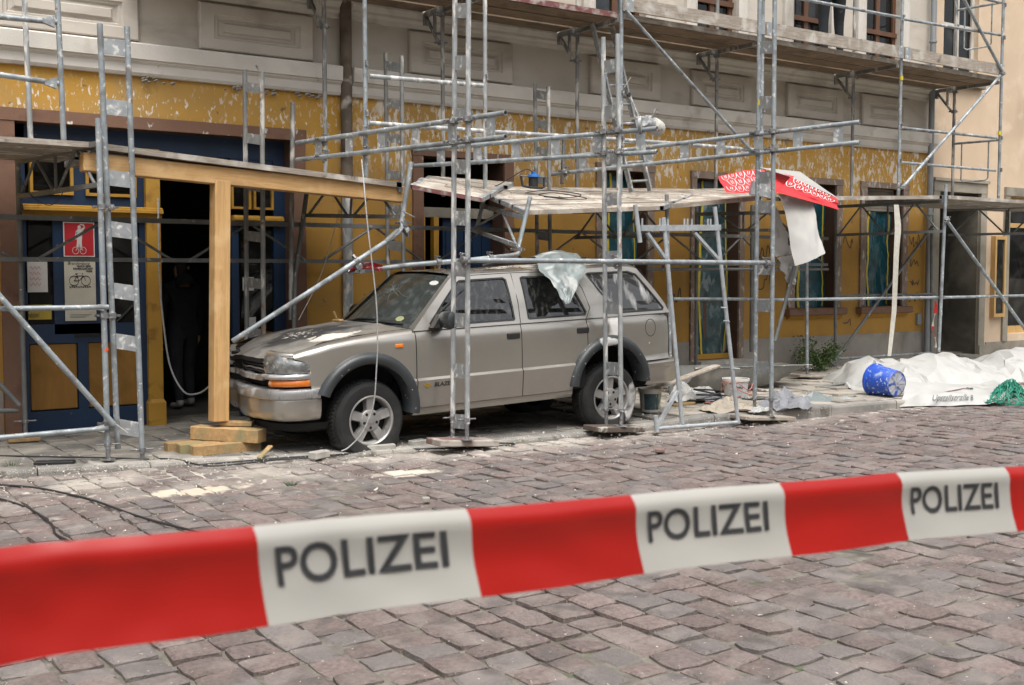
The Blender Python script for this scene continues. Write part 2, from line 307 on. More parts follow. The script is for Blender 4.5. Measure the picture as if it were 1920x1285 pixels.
def stone(mb, x0, x1, y0, y1, z, h, rng, jit=.011, bev=.013, tilt=.012):
    cx, cy = (x0+x1)/2, (y0+y1)/2; pts = []
    cs = [(x0,y0),(x1,y0),(x1,y1),(x0,y1)]
    for i in range(4):
        a, b = cs[i], cs[(i+1) % 4]
        pts.append((a[0]+rng.uniform(-jit, jit), a[1]+rng.uniform(-jit, jit)))
        pts.append(((a[0]+b[0])/2+rng.uniform(-jit, jit)*.8, (a[1]+b[1])/2+rng.uniform(-jit, jit)*.8))
    for i in (0, 2, 4, 6): pts[i] = (lerp(pts[i][0], cx, .05), lerp(pts[i][1], cy, .05))
    tx, ty = rng.uniform(-tilt, tilt)/.1, rng.uniform(-tilt, tilt)/.1
    Z = lambda p, dz: z+dz+(p[0]-cx)*tx*.5+(p[1]-cy)*ty*.5
    ins = lambda p, k: (lerp(p[0], cx, k), lerp(p[1], cy, k))
    k = bev/((x1-x0+y1-y0)/4)
    vv = [(*p, z-h) for p in pts]+[(*p, Z(p, -bev*.75)+rng.uniform(-.002, .002)) for p in pts]
    vv += [(*ins(p, k*1.1), Z(ins(p, k*1.1), rng.uniform(-.003, .001))) for p in pts]+[(cx, cy, z+.002+rng.uniform(-.003, .004))]
    f = [(i, (i+1) % 8, 8+(i+1) % 8, 8+i) for i in range(8)]+[(8+i, 8+(i+1) % 8, 16+(i+1) % 8, 16+i) for i in range(8)]+[(16+i, 16+(i+1) % 8, 24) for i in range(8)]
    mb.add(vv, f); return len(f)
rng = random.Random(3); near = []
x = -2.0
while x < 30:
    w = rng.uniform(.185, .235); y = 1.4+rng.uniform(0, .2)
    while True:
        l = rng.uniform(.15, .225)
        if y > kerb_y(x)-.10: break
        cx, cy = x+w/2, y+l/2; P_ = proj((cx, cy, 0))
        mg = FPX*1.1/max(P_[2], .3)
        if -mg < P_[0] < 1920+mg and P_[1] < 1285+mg and P_[2] > .5:
            wob = .012*nz(cx*.7, cy*.7, 5)
            inview = 0 <= P_[0] <= 1920 and P_[1] <= 1290
            near.append((P_[2] if inview else 900+P_[2], x+.009+wob, x+w-.009+wob, y+.008, y+l-.008, .022*nz(cx, cy, s=.45)+rng.uniform(-.009, .007)-max(0, .012*nz(cx, cy, 9, s=1.2))))
        y += l
    x += w
near.sort()
far = MB(); tones = []
for i, (d, x0, x1, y0, y1, z) in enumerate(near):
    if i < 300:
        mb = MB(); n = stone(mb, x0, x1, y0, y1, z, .07, rng); mb.build('cobblestone', M['cobble'], roado, tone=[rng.random()]*n)
    else:
        n = stone(far, x0, x1, y0, y1, z, .05, rng); tones += [rng.random()]*n
tag(far.build('distant_cobblestones', M['cobble'], roado, tone=tones), 'further cobblestones of the street', None, kind='stuff')
# pavement bed + slabs
pv = MB(); pv.grid(lambda u, v: (lerp(-6, 40, u), lerp(kerb_y(lerp(-6,40,u))+.13, 12.6, v), pave_z(lerp(-6,40,u), lerp(kerb_y(lerp(-6,40,u))+.13, 12.6, v))-.018), 120, 14)
pav = tag(pv.build('pavement', M['joint']), kind='structure')
rng = random.Random(11); x = 1.2; cnt = 0; rest = MB(); rt = []
while x < 24:
    left = x < 8.3; w = rng.uniform(.26, .36) if left else rng.uniform(.44, .52); y0 = kerb_y(x+w/2)+.15; y = y0+(rng.uniform(.1, .25) if left else 0)
    first = True
    while y < 12.0:
        l = rng.uniform(.24, .4) if left else .48
        if first: ya, yb = y0, y; first = False
        else: ya, yb = y, min(y+l, 12.05); y += l
        if yb-ya < .07: continue
        cx, cy = x+w/2, (ya+yb)/2; P_ = proj((cx, cy, .1)); mg = 250
        if not (-mg < P_[0] < 1920+mg): continue
        a, tn = (x+.004, x+w-.004, ya+.004, yb-.004, pave_z(cx, cy)+rng.uniform(-.004, .004)), rng.random()
        hid = 5 < cx < 7.7 and 9.2 < cy < 10.6
        if cnt < 300 and not hid:
            mb = MB(); n = stone(mb, *a, .04, rng, .006, .006, .006); mb.build('paving_stone', M['slab' if left else 'slab_pale'], pav, tone=[tn]*n); cnt += 1
        else: n = stone(rest, *a, .04, rng, .006, .006, .006); rt += [tn]*n
    x += w
if rest.f: tag(rest.build('hidden_paving_stones', M['slab'], pav, tone=rt), 'paving stones under the car', None, kind='stuff')
kb = obj('kerb', None); tag(kb, kind='structure')
x = -2.0; rng = random.Random(5)
while x < 24:
    L_ = rng.uniform(.85, 1.1); xa, xb = x+.005, x+L_-.005; za, zb = kerb_z(xa), kerb_z(xb); ya, yb = kerb_y(xa), kerb_y(xb)
    mb = MB(); prof = lambda X, Y, Z: [(X,Y+.005,-.12),(X,Y,Z-.03),(X,Y+.008,Z-.008),(X,Y+.03,Z),(X,Y+.14,Z+.002),(X,Y+.14,-.12)]
    a, b = prof(xa, ya+rng.uniform(-.008,.008), za), prof(xb, yb+rng.uniform(-.008,.008), zb)
    mb.add(a+b, [(5,4,3,2,1,0),(6,7,8,9,10,11)]+[(i, (i+1) % 6, 6+(i+1) % 6, 6+i) for i in range(6)])
    mb.build('kerbstone', M['kerbstone'], kb, tone=[rng.random()]*8); x += L_
# ---------------------------------------------------------------- yellow building
W = 11.7
def strip(name, prof, x0, x1, m_, parent):     # moulding: profile of (out, z), extruded along the wall
    return MB().prism([(0, W-o, z) for o, z in prof], (x0,0,0), (x1,0,0)).build(name, m_, parent)
def wall_with_openings(mb, x0, x1, z0, z1, y, ops, depth):
    xs = sorted({x0, x1, *[o[0] for o in ops], *[o[1] for o in ops]}); zs = sorted({z0, z1, *[o[2] for o in ops], *[o[3] for o in ops]})
    for a, b in zip(xs, xs[1:]):
        for c, d in zip(zs, zs[1:]):
            if not any(o[0] <= a and b <= o[1] and o[2] <= c and d <= o[3] for o in ops): mb.quad((a,y,c),(b,y,c),(b,y,d),(a,y,d))
    return mb
def reveal(mb, o, y, depth):
    a, b, c, d = o; e = y+depth
    mb.quad((a,y,c),(a,e,c),(a,e,d),(a,y,d)).quad((b,y,c),(b,y,d),(b,e,d),(b,e,c)).quad((a,y,d),(a,e,d),(b,e,d),(b,y,d)).quad((a,y,c),(b,y,c),(b,e,c),(a,e,c)); return mb
bld = thing('old_building', 'old corner building with peeling yellow ground floor and grey-beige panelled upper facade', 'building', (9,12,0))
bld.location = (0,0,0)
OPS = {'shop': (2.39,5.22,-.05,3.07), 'door2': (6.87,8.02,-.05,3.0), 'w3': (9.6,10.36,1.06,2.98), 'd4': (11.27,12.12,.40,2.95), 'w5': (13.3,14.22,1.10,2.98), 'w6': (14.95,15.86,1.10,2.98)}
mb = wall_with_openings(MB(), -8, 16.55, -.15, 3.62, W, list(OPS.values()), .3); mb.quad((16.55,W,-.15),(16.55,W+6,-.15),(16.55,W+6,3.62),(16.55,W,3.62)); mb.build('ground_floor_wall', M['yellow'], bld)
UOPS = [(x0, x1, 4.76, 7.2) for x0, x1 in ((2.6,3.5),(4.6,5.4),(7.0,7.85),(9.45,10.3),(11.25,12.05),(13.2,14.03),(14.86,15.74))]
mb = wall_with_openings(MB(), -8, 16.55, 3.62, 9.2, W+.02, UOPS, .2)
for o in UOPS: reveal(mb, o, W+.02, .2)
mb.quad((16.55,W+.02,3.62),(16.55,W+6,3.62),(16.55,W+6,9.2),(16.55,W+.02,9.2)); mb.quad((-8,W+.02,9.2),(16.55,W+.02,9.2),(16.55,W+8,9.2),(-8,W+8,9.2))
mb.build('upper_wall', M['render'], bld)
for a, b in ((-8, 5.79), (5.93, 16.62)):
    strip('ledge', [(.0,3.60),(.05,3.60),(.07,3.63),(.07,3.71),(.10,3.735),(.10,3.745),(.125,3.755),(.13,3.90),(.115,3.915),(.0,3.93)], a, b, M['render_light'], bld)
    strip('string_course', [(-.02,4.45),(.02,4.45),(.03,4.50),(.06,4.53),(.06,4.56),(.10,4.60),(.12,4.61),(.12,4.65),(.07,4.672),(-.02,4.68)], a, min(b,16.6), M['render_light'], bld)
PAN = [(-.6,.9),(2.15,3.58),(4.2,5.48),(6.69,8.14),(9.37,10.57),(11.16,12.32),(13.09,14.33),(14.79,15.95)]
for a, b in PAN:
    mb = MB(); z0, z1 = 3.945, 4.425
    def ring(i, j, out0, out1):      # sloped frame between two insets
        p = lambda k, o: [(a+k*1.35,W+.02-o,z0+k),(b-k*1.35,W+.02-o,z0+k),(b-k*1.35,W+.02-o,z1-k),(a+k*1.35,W+.02-o,z1-k)]
        q = p(i, out0)+p(j, out1); mb.add(q, [(t, (t+1) % 4, 4+(t+1) % 4, 4+t) for t in range(4)])
    st = [(0,0),(.0,.05),(.012,.066),(.115,.066),(.125,.045),(.145,.045),(.158,.022),(.185,.030),(.20,.055)]
    for (i, o), (j, o2) in zip(st, st[1:]): ring(i, j, o, o2)
    k = .20; mb.quad((a+k*1.35,W+.02-.055,z0+k),(b-k*1.35,W+.02-.055,z0+k),(b-k*1.35,W+.02-.055,z1-k),(a+k*1.35,W+.02-.055,z1-k))
    mb.build('relief_panel', M['render_panel'], bld)
for (x0, x1, z0, z1) in UOPS:                         # upper windows: white surround, brown casement, panes
    fr = MB(); y = W+.10
    for a, b, c, d in ((x0,x0+.07,z0,z1),(x1-.07,x1,z0,z1),(x0+.07,x1-.07,z0,z0+.08),(x0+.07,x1-.07,z1-.07,z1),((x0+x1)/2-.045,(x0+x1)/2+.045,z0+.08,z1-.07)): fr.box(a, b, y, y+.06, c, d)
    fr.box(x0+.0, x1, y-.03, y+.005, 5.40, 5.47)
    w = fr.build('upper_window', M['wood_win'], bld)
    for a, b in ((x0+.07,(x0+x1)/2-.045),((x0+x1)/2+.045,x1-.07)): MB().box(a, b, y+.03, y+.034, z0+.08, z1-.07).build('pane', M['pane'], w)
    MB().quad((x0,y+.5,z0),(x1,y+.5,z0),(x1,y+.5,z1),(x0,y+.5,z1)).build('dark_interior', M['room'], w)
    for a, b in ((x0-.20, x0-.003), (x1+.003, x1+.20)):
        mb = MB(); mb.prism([(a,W+.02,0),(a,W-.03,0),(a+.05,W-.05,0),(a+.07,W-.03,0),(b-.07,W-.03,0),(b-.05,W-.05,0),(b,W-.03,0),(b,W+.02,0)], (0,0,4.69), (0,0,7.4)); mb.build('window_surround', M['white_paint'], bld)
# frames round the ground-floor openings
def stone_frame(o, w, wt, m_, sides=True, proud=.035, name='stone_frame'):
    a, b, c, d = o
    if sides:
        MB().box(a-w, a-.001, W-proud, W+.01, max(c, -.1), d).build(name, m_, bld); MB().box(b+.001, b+w, W-proud, W+.01, max(c, -.1), d).build(name, m_, bld)
    MB().box(a-w-.01, b+w+.01, W-proud-.008, W+.01, d+.001, d+wt).build('lintel', m_, bld)
stone_frame(OPS['shop'], .15, .12, M['brown']); stone_frame(OPS['door2'], .14, .08, M['brown']); stone_frame(OPS['w3'], .12, .09, M['grey_frame'])
stone_frame(OPS['d4'], .10, .10, M['grey_frame']); stone_frame(OPS['w5'], .14, .09, M['grey_frame']); stone_frame(OPS['w6'], .14, .09, M['grey_frame'])
for k, o in OPS.items(): reveal(MB(), o, W-.001, .32).build('reveal', M['brown_reveal'], bld)
for k in ('w5','w6','w3'):
    a, b, c, d = OPS[k]
    MB().bbox(a-.20, b+.20, W-.12, W+.02, c-.11, c-.004, .012).build('window_sill', M['brown'], bld)
    MB().prism([(0,W-.08,c-.112),(0,W-.02,c-.17),(0,W+.01,c-.17),(0,W+.01,c-.112)], (a-.14,0,0), (b+.14,0,0)).build('sill_moulding', M['yellow_clean'], bld)
MB().box(8.1, 11.16, W-.014, W+.01, -.1, .67).build('socle', M['socle'], bld); MB().box(12.23, 16.56, W-.014, W+.01, -.1, .67).build('socle', M['socle'], bld); MB().box(-6, 2.23, W-.014, W+.01, -.1, .5).build('socle', M['socle'], bld)
MB().box(11.17, 12.22, W-.25, W+.02, .02, .40).build('door_step', M['concrete'], bld)
# windows covered with dust sheets, sealed with yellow tape
def sheet(a, b, c, d, y, m_, parent, seed):
    rg = random.Random(seed); ph = [rg.uniform(0, 6) for _ in range(6)]
    S_ = lambda u, v: (lerp(a, b, u), y+.02*math.sin(5*u+ph[0]+3*math.sin(2*v+ph[1]))+.03*nz(u*3+ph[2], v*5, ph[3])+.012*nz(u*9, v*14, ph[4]), lerp(c, d, v))
    return MB().grid(S_, 14, 30).build('dust_sheet', m_, parent, True), S_
for k, mm, seed in (('w3','plastic_teal',1),('d4','plastic_clear',2),('w5','plastic_teal',3),('w6','plastic_teal',4)):
    a, b, c, d = OPS[k]; y = W+.20
    fr = MB(); win = fr.box(a, a+.06, y+.03, y+.1, c, d).box(b-.06, b, y+.03, y+.1, c, d).box(a+.06, b-.06, y+.03, y+.1, d-.06, d).box((a+b)/2-.03, (a+b)/2+.03, y+.03, y+.09, c, d-.06).build('covered_window' if k != 'd4' else 'covered_door', M['wood_win'], bld)
    so, S_ = sheet(a+.005, b-.005, c+(.0 if k != 'd4' else .06), d-.02 if k != 'w6' else 2.62, y, M[mm], win, seed)
    tp = MB(); off = lambda u, v: (S_(u, v)[0], S_(u, v)[1]-.012, S_(u, v)[2]); rg = random.Random(seed+9)
    for u0 in (.34,):
        strokes(tp, [[(u0+.05*nz(v*4, u0*9, seed)+(.02 if v < .3 else 0), v) for v in [i/24 for i in range(25)]]], .05, off)
    strokes(tp, [[(.93+.02*nz(i*.5, seed), .01+.97*i/20) for i in range(21)]], .03, off)
    tp.build('tape_strip', M['tape_yellow'], win)
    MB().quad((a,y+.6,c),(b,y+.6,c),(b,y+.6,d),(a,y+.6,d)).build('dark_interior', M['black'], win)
MB().box(11.27, 12.12, W+.12, W+.19, .402, .47).build('door_threshold', M['yellow_clean'], bld)
rs = MB()
for i in range(8): rs.box(14.96, 15.85, W+.15+.006*(i % 2), W+.18, 2.63+i*.045, 2.67+i*.045)
rs.build('roller_shutter', M['stone'], bld)
# shopfront left: blue joinery, ochre panels, yellow cornice and column, dark doorway, back room
sf = MB().box(2.39, 2.52, 11.90, 11.98, .05, 3.07).box(2.39, 5.22, 11.90, 11.98, 2.86, 3.07).build('shopfront', M['blue'], bld)
Y0 = 11.9
def pxr(x0, y0, x1, y1, Y): p, q = at(x0, y0, Y), at(x1, y1, Y); return min(p.x, q.x), max(p.x, q.x), min(p.z, q.z), max(p.z, q.z)
def sfbox(name, px, m_, y=Y0, t=.06, z=None):
    a, b, c, d = pxr(*px, y)
    if z: c, d = z
    return MB().box(a, b, y, y+t, c, d).build(name, m_, sf)
xa = at(100, 500, Y0).x; xc0, xc1 = at(273, 500, Y0).x, at(299, 500, Y0).x; zc = at(170, 390, Y0).z
MB().box(2.52, xc0, 11.902, 11.96, 2.18, 2.26).build('rail', M['blue'], sf)
for a, b, g_ in ((2.56, at(137,340,Y0).x, 1), (at(160,340,Y0).x, at(255,340,Y0).x, 1)):      # transom lights
    f = MB(); z0, z1 = 2.40, 2.80
    for q in ((a,a+.03,z0,z1),(b-.03,b,z0,z1),(a+.03,b-.03,z0,z0+.03),(a+.03,b-.03,z1-.03,z1)): f.box(q[0], q[1], 11.88, 11.95, q[2], q[3])
    t_ = f.build('transom_window', M['yellow_clean'], sf); MB().box(a+.03, b-.03, 11.91, 11.914, z0+.03, z1-.03).build('pane', M['shop_pane'], t_)
MB().box(2.52, xc0, 11.91, 11.95, 2.27, 2.395).box(at(137,340,Y0).x, at(160,340,Y0).x, 11.91, 11.95, 2.395, 2.86).box(at(255,340,Y0).x, xc0, 11.91, 11.95, 2.395, 2.86).box(2.52, xc0, 11.91, 11.95, 2.805, 2.86).build('transom_rail', M['blue'], sf)
MB().prism([(0,11.80,2.24),(0,11.80,2.27),(0,11.82,2.275),(0,11.82,2.29),(0,11.85,2.30),(0,11.90,2.30),(0,11.90,2.16),(0,11.86,2.16),(0,11.85,2.235)], (2.48,0,0), (xc1+.02,0,0)).build('shop_cornice', M['yellow_clean'], sf)
xg = at(200, 500, Y0).x
for a, b in ((2.54, xa), (xg, at(262,500,Y0).x)):
    MB().box(a, b, 11.925, 11.929, 1.12, 2.16).build('pane', M['shop_pane'], sf)
MB().box(xa, xg, 11.90, 11.95, 1.02, 2.18).box(2.52, xc0, 11.90, 11.95, .93, 1.12).box(at(262,500,Y0).x, xc0, 11.90, 11.95, 1.12, 2.18).build('door_stile', M['blue'], sf)
MB().box(2.52, xc0, 11.898, 11.95, .06, .26).box(at(147,700,Y0).x, at(166,700,Y0).x, 11.90, 11.95, .26, .93).box(at(266,700,Y0).x, xc0, 11.90, 11.95, .26, .93).build('bottom_rail', M['blue'], sf)
for a, b in ((2.53, at(146,700,Y0).x), (at(167,700,Y0).x, at(265,700,Y0).x)): MB().bbox(a, b, 11.918, 11.96, .27, .925, .008).build('ochre_panel', M['ochre_panel'], sf)
MB().box(at(140,626,Y0).x, at(190,626,Y0).x, 11.885, 11.90, .985, 1.02).build('letter_slot', M['black'], sf)
c_ = MB(); c_.box(xc0, xc1, 11.84, 11.98, .32, 2.9); c_.box(xc0-.02, xc1+.02, 11.82, 11.99, .04, .28); c_.prism([(xc0-.02,11.82,.281),(xc1+.02,11.82,.281),(xc1,11.84,.319),(xc0,11.84,.319)], (0,0,0), (0,.14,0)); c_.build('shop_column', M['yellow_clean'], sf)
xr0 = at(434, 450, Y0).x; xr1 = at(541, 450, Y0).x      # right part of the shopfront
for a, b in ((xr0, at(470,370,Y0).x), (at(475,370,Y0).x, at(512,370,Y0).x)):
    f = MB(); z0, z1 = 2.32, 2.62
    for q in ((a,a+.025,z0,z1),(b-.025,b,z0,z1),(a+.025,b-.025,z0,z0+.025),(a+.025,b-.025,z1-.025,z1)): f.box(q[0], q[1], 11.88, 11.95, q[2], q[3])
    t_ = f.build('transom_window', M['yellow_clean'], sf); MB().box(a+.025, b-.025, 11.91, 11.914, z0+.025, z1-.025).build('pane', M['shop_pane'], t_)
MB().prism([(0,11.80,2.20),(0,11.80,2.225),(0,11.84,2.25),(0,11.90,2.25),(0,11.90,2.14),(0,11.86,2.14)], (xr0,0,0), (at(526,405,Y0).x,0,0)).build('shop_cornice', M['yellow_clean'], sf)
MB().box(at(513,450,Y0).x, xr1, 11.89, 11.96, .06, 2.86).box(xr0, at(513,450,Y0).x, 11.91, 11.95, 2.64, 2.86).box(xr0, xr0+.08, 11.90, 11.95, .9, 2.14).box(xr0+.08, at(513,450,Y0).x, 11.91, 11.95, .06, .25).build('door_stile', M['blue'], sf)
for a, b in ((xr0+.02, at(470,600,Y0).x), (at(474,600,Y0).x, at(512,600,Y0).x)): MB().bbox(a, b, 11.918, 11.95, .26, .98, .008).build('ochre_panel', M['ochre_panel'], sf)
MB().box(xr0+.09, at(512,450,Y0).x, 11.925, 11.929, 1.0, 2.13).build('pane', M['shop_pane'], sf)
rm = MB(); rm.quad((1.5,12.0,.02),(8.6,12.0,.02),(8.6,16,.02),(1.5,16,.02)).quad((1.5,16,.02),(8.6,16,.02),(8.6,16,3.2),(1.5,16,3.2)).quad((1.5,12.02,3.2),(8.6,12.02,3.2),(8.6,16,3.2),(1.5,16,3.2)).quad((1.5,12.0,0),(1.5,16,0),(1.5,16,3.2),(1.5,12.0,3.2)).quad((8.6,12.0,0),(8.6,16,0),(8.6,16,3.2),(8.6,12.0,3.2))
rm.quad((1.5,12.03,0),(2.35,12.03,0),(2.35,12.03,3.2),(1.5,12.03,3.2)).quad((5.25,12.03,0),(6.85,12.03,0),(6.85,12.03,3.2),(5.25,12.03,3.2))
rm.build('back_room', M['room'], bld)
# door 2: blue leaf and yellow posts
d2 = MB().box(7.30, 8.0, 11.95, 12.0, .12, 2.3).build('shop_door', M['blue'], bld)
for i in range(5): MB().box(7.34+i*.13, 7.42+i*.13, 11.935, 11.952, .2, 2.2).build('door_board', M['blue'], d2)
for x_ in (6.93, 7.12): MB().box(x_, x_+.07, 11.86, 11.94, .1, 2.3).build('door_post', M['yellow_clean'], d2)
MB().box(6.88, 8.01, 11.9, 11.96, 2.3, 2.42).build('transom_bar', M['stone'], d2)
# posters and notices on the shop joinery
M['paper'] = mat('paper', (.50,.49,.46), .8, 0, .08, 6); M['poster_red'] = mat('poster_red', (.38,.012,.02), .55, 0, .06, 6); M['poster_cream'] = mat('poster_cream', (.46,.44,.36), .7, 0, .06, 5)
M['ink'] = mat('ink', (.025,.025,.028), .7, 0, .1, 8); M['red_ink'] = mat('red_ink', (.42,.06,.06), .7, 0, .1, 8); M['sign_yellow'] = mat('sign_yellow', (.36,.26,.03), .6, 0, .08, 6)
def poster(name, px, Y, m_, label, border=None):
    a, b, c, d = pxr(*px, Y); o = MB().box(a, b, Y, Y+.004, c, d).build(name, m_); tag(o, label, 'poster')
    return o, (a, b, c, d), lambda u, v, e=.0025: (lerp(a, b, u), Y-e, lerp(c, d, v))
def put_text(s, size, u, v, S_, asp, m_, parent, bold=0, slant=0, name='lettering'):
    vv, ff = text2d(s, size, bold, slant); mb = MB(); mb.add([S_(u+p[0]*asp, v+p[1]) for p in vv], ff); return mb.build(name, m_, parent)
po, bx, S_ = poster('poster', (118,416,178,482), 11.88, M['paper'], 'red poster of a figure waving from a bicycle on blue shop door')
mb = MB(); mb.add([S_(.035,.03,.001),S_(.965,.03,.001),S_(.965,.97,.001),S_(.035,.97,.001)], [(0,1,2,3)]); mb.build('red_field', M['poster_red'], po)
fg = MB()
for poly in ([(.42,.60),(.60,.60),(.62,.74),(.55,.80),(.47,.80),(.40,.74)], [(.46,.81),(.56,.81),(.57,.88),(.52,.92),(.46,.88)], [(.56,.80),(.62,.74),(.70,.84),(.66,.94),(.54,.95),(.54,.92),(.63,.90),(.65,.85)], [(.40,.74),(.36,.58),(.38,.50),(.42,.50),(.41,.58),(.45,.70)], [(.42,.60),(.60,.60),(.58,.42),(.60,.20),(.52,.20),(.50,.40),(.47,.22),(.40,.24),(.43,.44)]):
    fg.add([S_(*p) for p in poly], [tuple(range(len(poly)))])
strokes(fg, [arc(.38,.18,.10,.10,0,360,18), arc(.62,.18,.10,.10,0,360,18), [(.38,.18),(.5,.3),(.62,.18)]], .015, S_); fg.build('figure_print', M['paper'], po)
po, bx, S_ = poster('poster', (120,488,181,601), 11.881, M['poster_cream'], 'cream poster with a black bicycle drawing below the red poster')
asp = (bx[3]-bx[2])/(bx[1]-bx[0])
put_text('Brandenburg', .075, .10, .925, S_, asp*.9, M['ink'], po, 0, .3); put_text('NOCH EINE', .042, .40, .885, S_, asp, M['ink'], po, .002); put_text('FAHRRADSTADT', .042, .28, .845, S_, asp, M['ink'], po, .002); put_text('WAR', .042, .70, .805, S_, asp, M['ink'], po, .002)
bk = MB(); strokes(bk, [arc(.30,.66,.15,.08,0,360,20), arc(.68,.66,.15,.08,0,360,20), [(.30,.66),(.40,.74),(.60,.74),(.68,.66)], [(.40,.74),(.46,.66),(.60,.74)], [(.30,.66),(.46,.66)], [(.38,.77),(.46,.66)], [(.60,.77),(.56,.78)], [(.34,.775),(.43,.775)]], .014, S_)
strokes(bk, [[(.15+.07*i, .56+.01*(i % 2)), (.20+.07*i, .555)] for i in range(10)], .02, S_)
strokes(bk, [[(.15, .10-.022*i), (.85-.1*(i % 3), .10-.022*i)] for i in range(3)], .006, S_); bk.build('bicycle_print', M['ink'], po)
po, bx, S_ = poster('notice', (47,491,90,548), 11.90, M['paper'], 'white handwritten paper notice in the left shop window'); tag(po, cat='notice')
nb = MB(); strokes(nb, [[(.2+.06*i, .8-.18*k+.06*math.sin(i*2.1+k)) for i in range(9)] for k in range(4)], .02, S_); nb.build('handwriting', M['red_ink'], po)
po, bx, S_ = poster('notice', (48,572,97,599), 11.90, M['sign_yellow'], 'small yellow sign low in the left shop window'); tag(po, cat='sign')
put_text('freihalten!', .5, .06, .15, S_, .34*(bx[3]-bx[2])/(bx[1]-bx[0])*1.1, M['ink'], po, .004)
for q, lb in (((455,520,476,545), 'pale blue leaflet stuck to shop door behind the scaffold ladder'), ((463,595,480,612), 'small white sticker on the ochre door panel')):
    po, bx, S_ = poster('leaflet', q, 11.88, M['paper'], lb); tag(po, cat='leaflet')
# graffiti, pipes, meter box
gf = MB(); GS = lambda u, v: (u, W-.004, v); rg = random.Random(4)
def scrib(x0, z0, w, h, n, seed):
    r_ = random.Random(seed); return [(x0+w*(i/n)+r_.uniform(-.3, .3)*w/3, z0+h*r_.random()) for i in range(n+1)]
def smooth_line(p):
    o = []
    for i in range(len(p)-1):
        a, b, c, d = p[max(i-1,0)], p[i], p[i+1], p[min(i+2, len(p)-1)]
        for t in (0, .25, .5, .75):
            o.append(tuple(.5*(2*b[k]+(c[k]-a[k])*t+(2*a[k]-5*b[k]+4*c[k]-d[k])*t*t+(3*b[k]-a[k]-3*c[k]+d[k])*t**3) for k in (0, 1)))
    return o+[p[-1]]
for (x0, z0, w, h, n, sd_) in ((16.08,2.05,.28,.22,9,1),(16.10,1.72,.22,.18,5,2),(16.12,1.42,.22,.12,8,3),(16.10,1.15,.26,.16,9,4),(10.62,1.62,.25,.25,5,6),(10.75,1.2,.28,.28,7,7),(12.42,1.3,.42,.5,7,8),(14.43,2.0,.24,.26,5,9),(12.5,1.8,.3,.25,6,10),(14.45,.75,.2,.2,5,11)):
    gf = MB(); strokes(gf, [smooth_line(scrib(x0, z0, w, h, n, sd_))], .016, GS); gf.build('graffiti_tag', M['ink'], bld)
tube('downpipe', [(16.47,W-.09,-.1),(16.47,W-.09,9)], .048, M['zinc'], bld, 12)
for z in (1.2, 2.6, 5.4): MB().lathe([(.056,-.02),(.062,-.015),(.062,.015),(.056,.02)], 14, (16.47,W-.09,z)).build('pipe_collar', M['zinc'], bld, True)
tube('old_pipe', [(5.86,W-.06,2.55),(5.86,W-.06,9)], .065, M['pipe_brown'], bld, 12); tube('pipe_sleeve', [(5.86,W-.06,.1),(5.86,W-.06,2.56)], .058, M['steel_plastered'], bld, 12)
MB().bbox(16.28, 16.38, W-.05, W+.01, .78, .97, .008).build('meter_box', M['zinc'], bld)
# broken plaster edge under the ledge
rg = random.Random(8); bp = MB()
for cx, n in ((3.75, 9), (5.4, 10), (5.0, 5), (9.9, 7), (4.6,4), (11.6,5), (7.4, 5), (13.2,4)):
    for i in range(n):
        x_, z_, r_ = cx+rg.uniform(-.16, .16), 3.585+rg.uniform(-.04, .012), rg.uniform(.015, .04)
        bp.add([(x_-r_, W-.055, z_-r_*.4), (x_, W-.03, z_-r_*.7), (x_+r_, W-.05, z_-r_*.2), (x_+r_*.6, W-.06, z_+r_*.5), (x_-r_*.7, W-.058, z_+r_*.4), (x_, W-.085, z_)], [(0,1,5),(1,2,5),(2,3,5),(3,4,5),(4,0,5)])
tag(bp.build('broken_plaster_edge', M['socle'], bld), kind='stuff')
# ---------------------------------------------------------------- beige neighbour
nb_ = thing('neighbouring_building', 'beige rendered house with stone doorway and yellow-framed shop window', 'building')
NO = [(16.86,18.02,.0,3.0), (18.98,21.2,.55,3.0), (16.92,17.9,4.86,6.9), (22.5,23.6,.9,3.0), (19.5,20.5,4.86,6.9), (22.5,23.5,4.86,6.9)]
WB = W+.03
mb = wall_with_openings(MB(), 16.62, 30, -.2, 10, WB, NO, .3); mb.quad((16.62,WB,-.2),(16.62,WB+8,-.2),(16.62,WB+8,10),(16.62,WB,10)); mb.quad((16.62,WB,10),(30,WB,10),(30,WB+8,10),(16.62,WB+8,10))
for o in NO[1:]: reveal(mb, o, WB, .16)
mb.build('wall', M['beige'], nb_)
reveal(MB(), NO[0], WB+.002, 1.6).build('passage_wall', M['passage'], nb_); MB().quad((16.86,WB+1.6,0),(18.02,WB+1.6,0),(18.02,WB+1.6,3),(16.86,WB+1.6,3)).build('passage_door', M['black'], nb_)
for i, (a, b, c, d) in enumerate(((16.68,16.855,-.1,3.0),(18.025,18.2,-.1,3.0),(16.68,18.2,3.002,3.17))): MB().box(a, b, WB-.05-.004*i, WB+.02, c, d).build('door_surround', M['stone'], nb_)
MB().box(16.66, 18.22, WB-.09, WB+.02, 3.172, 3.22).build('door_hood', M['stone'], nb_)
for i in range(2): MB().box(16.87, 18.01, WB-.05+.28*i, WB+1.0, .02+.0*i, .12+.13*i).build('step', M['stone'], nb_)
MB().box(18.03, 18.30, WB-.08, WB+.0, -.1, .38).build('plinth_block', M['stone'], nb_); MB().box(18.31, 26, WB-.02, WB+.01, -.1, .42).build('plinth', M['stone'], nb_)
MB().box(16.62, 16.675, WB-.03, WB+.02, -.1, 2.62).build('wall_edge_strip', M['stone'], nb_)
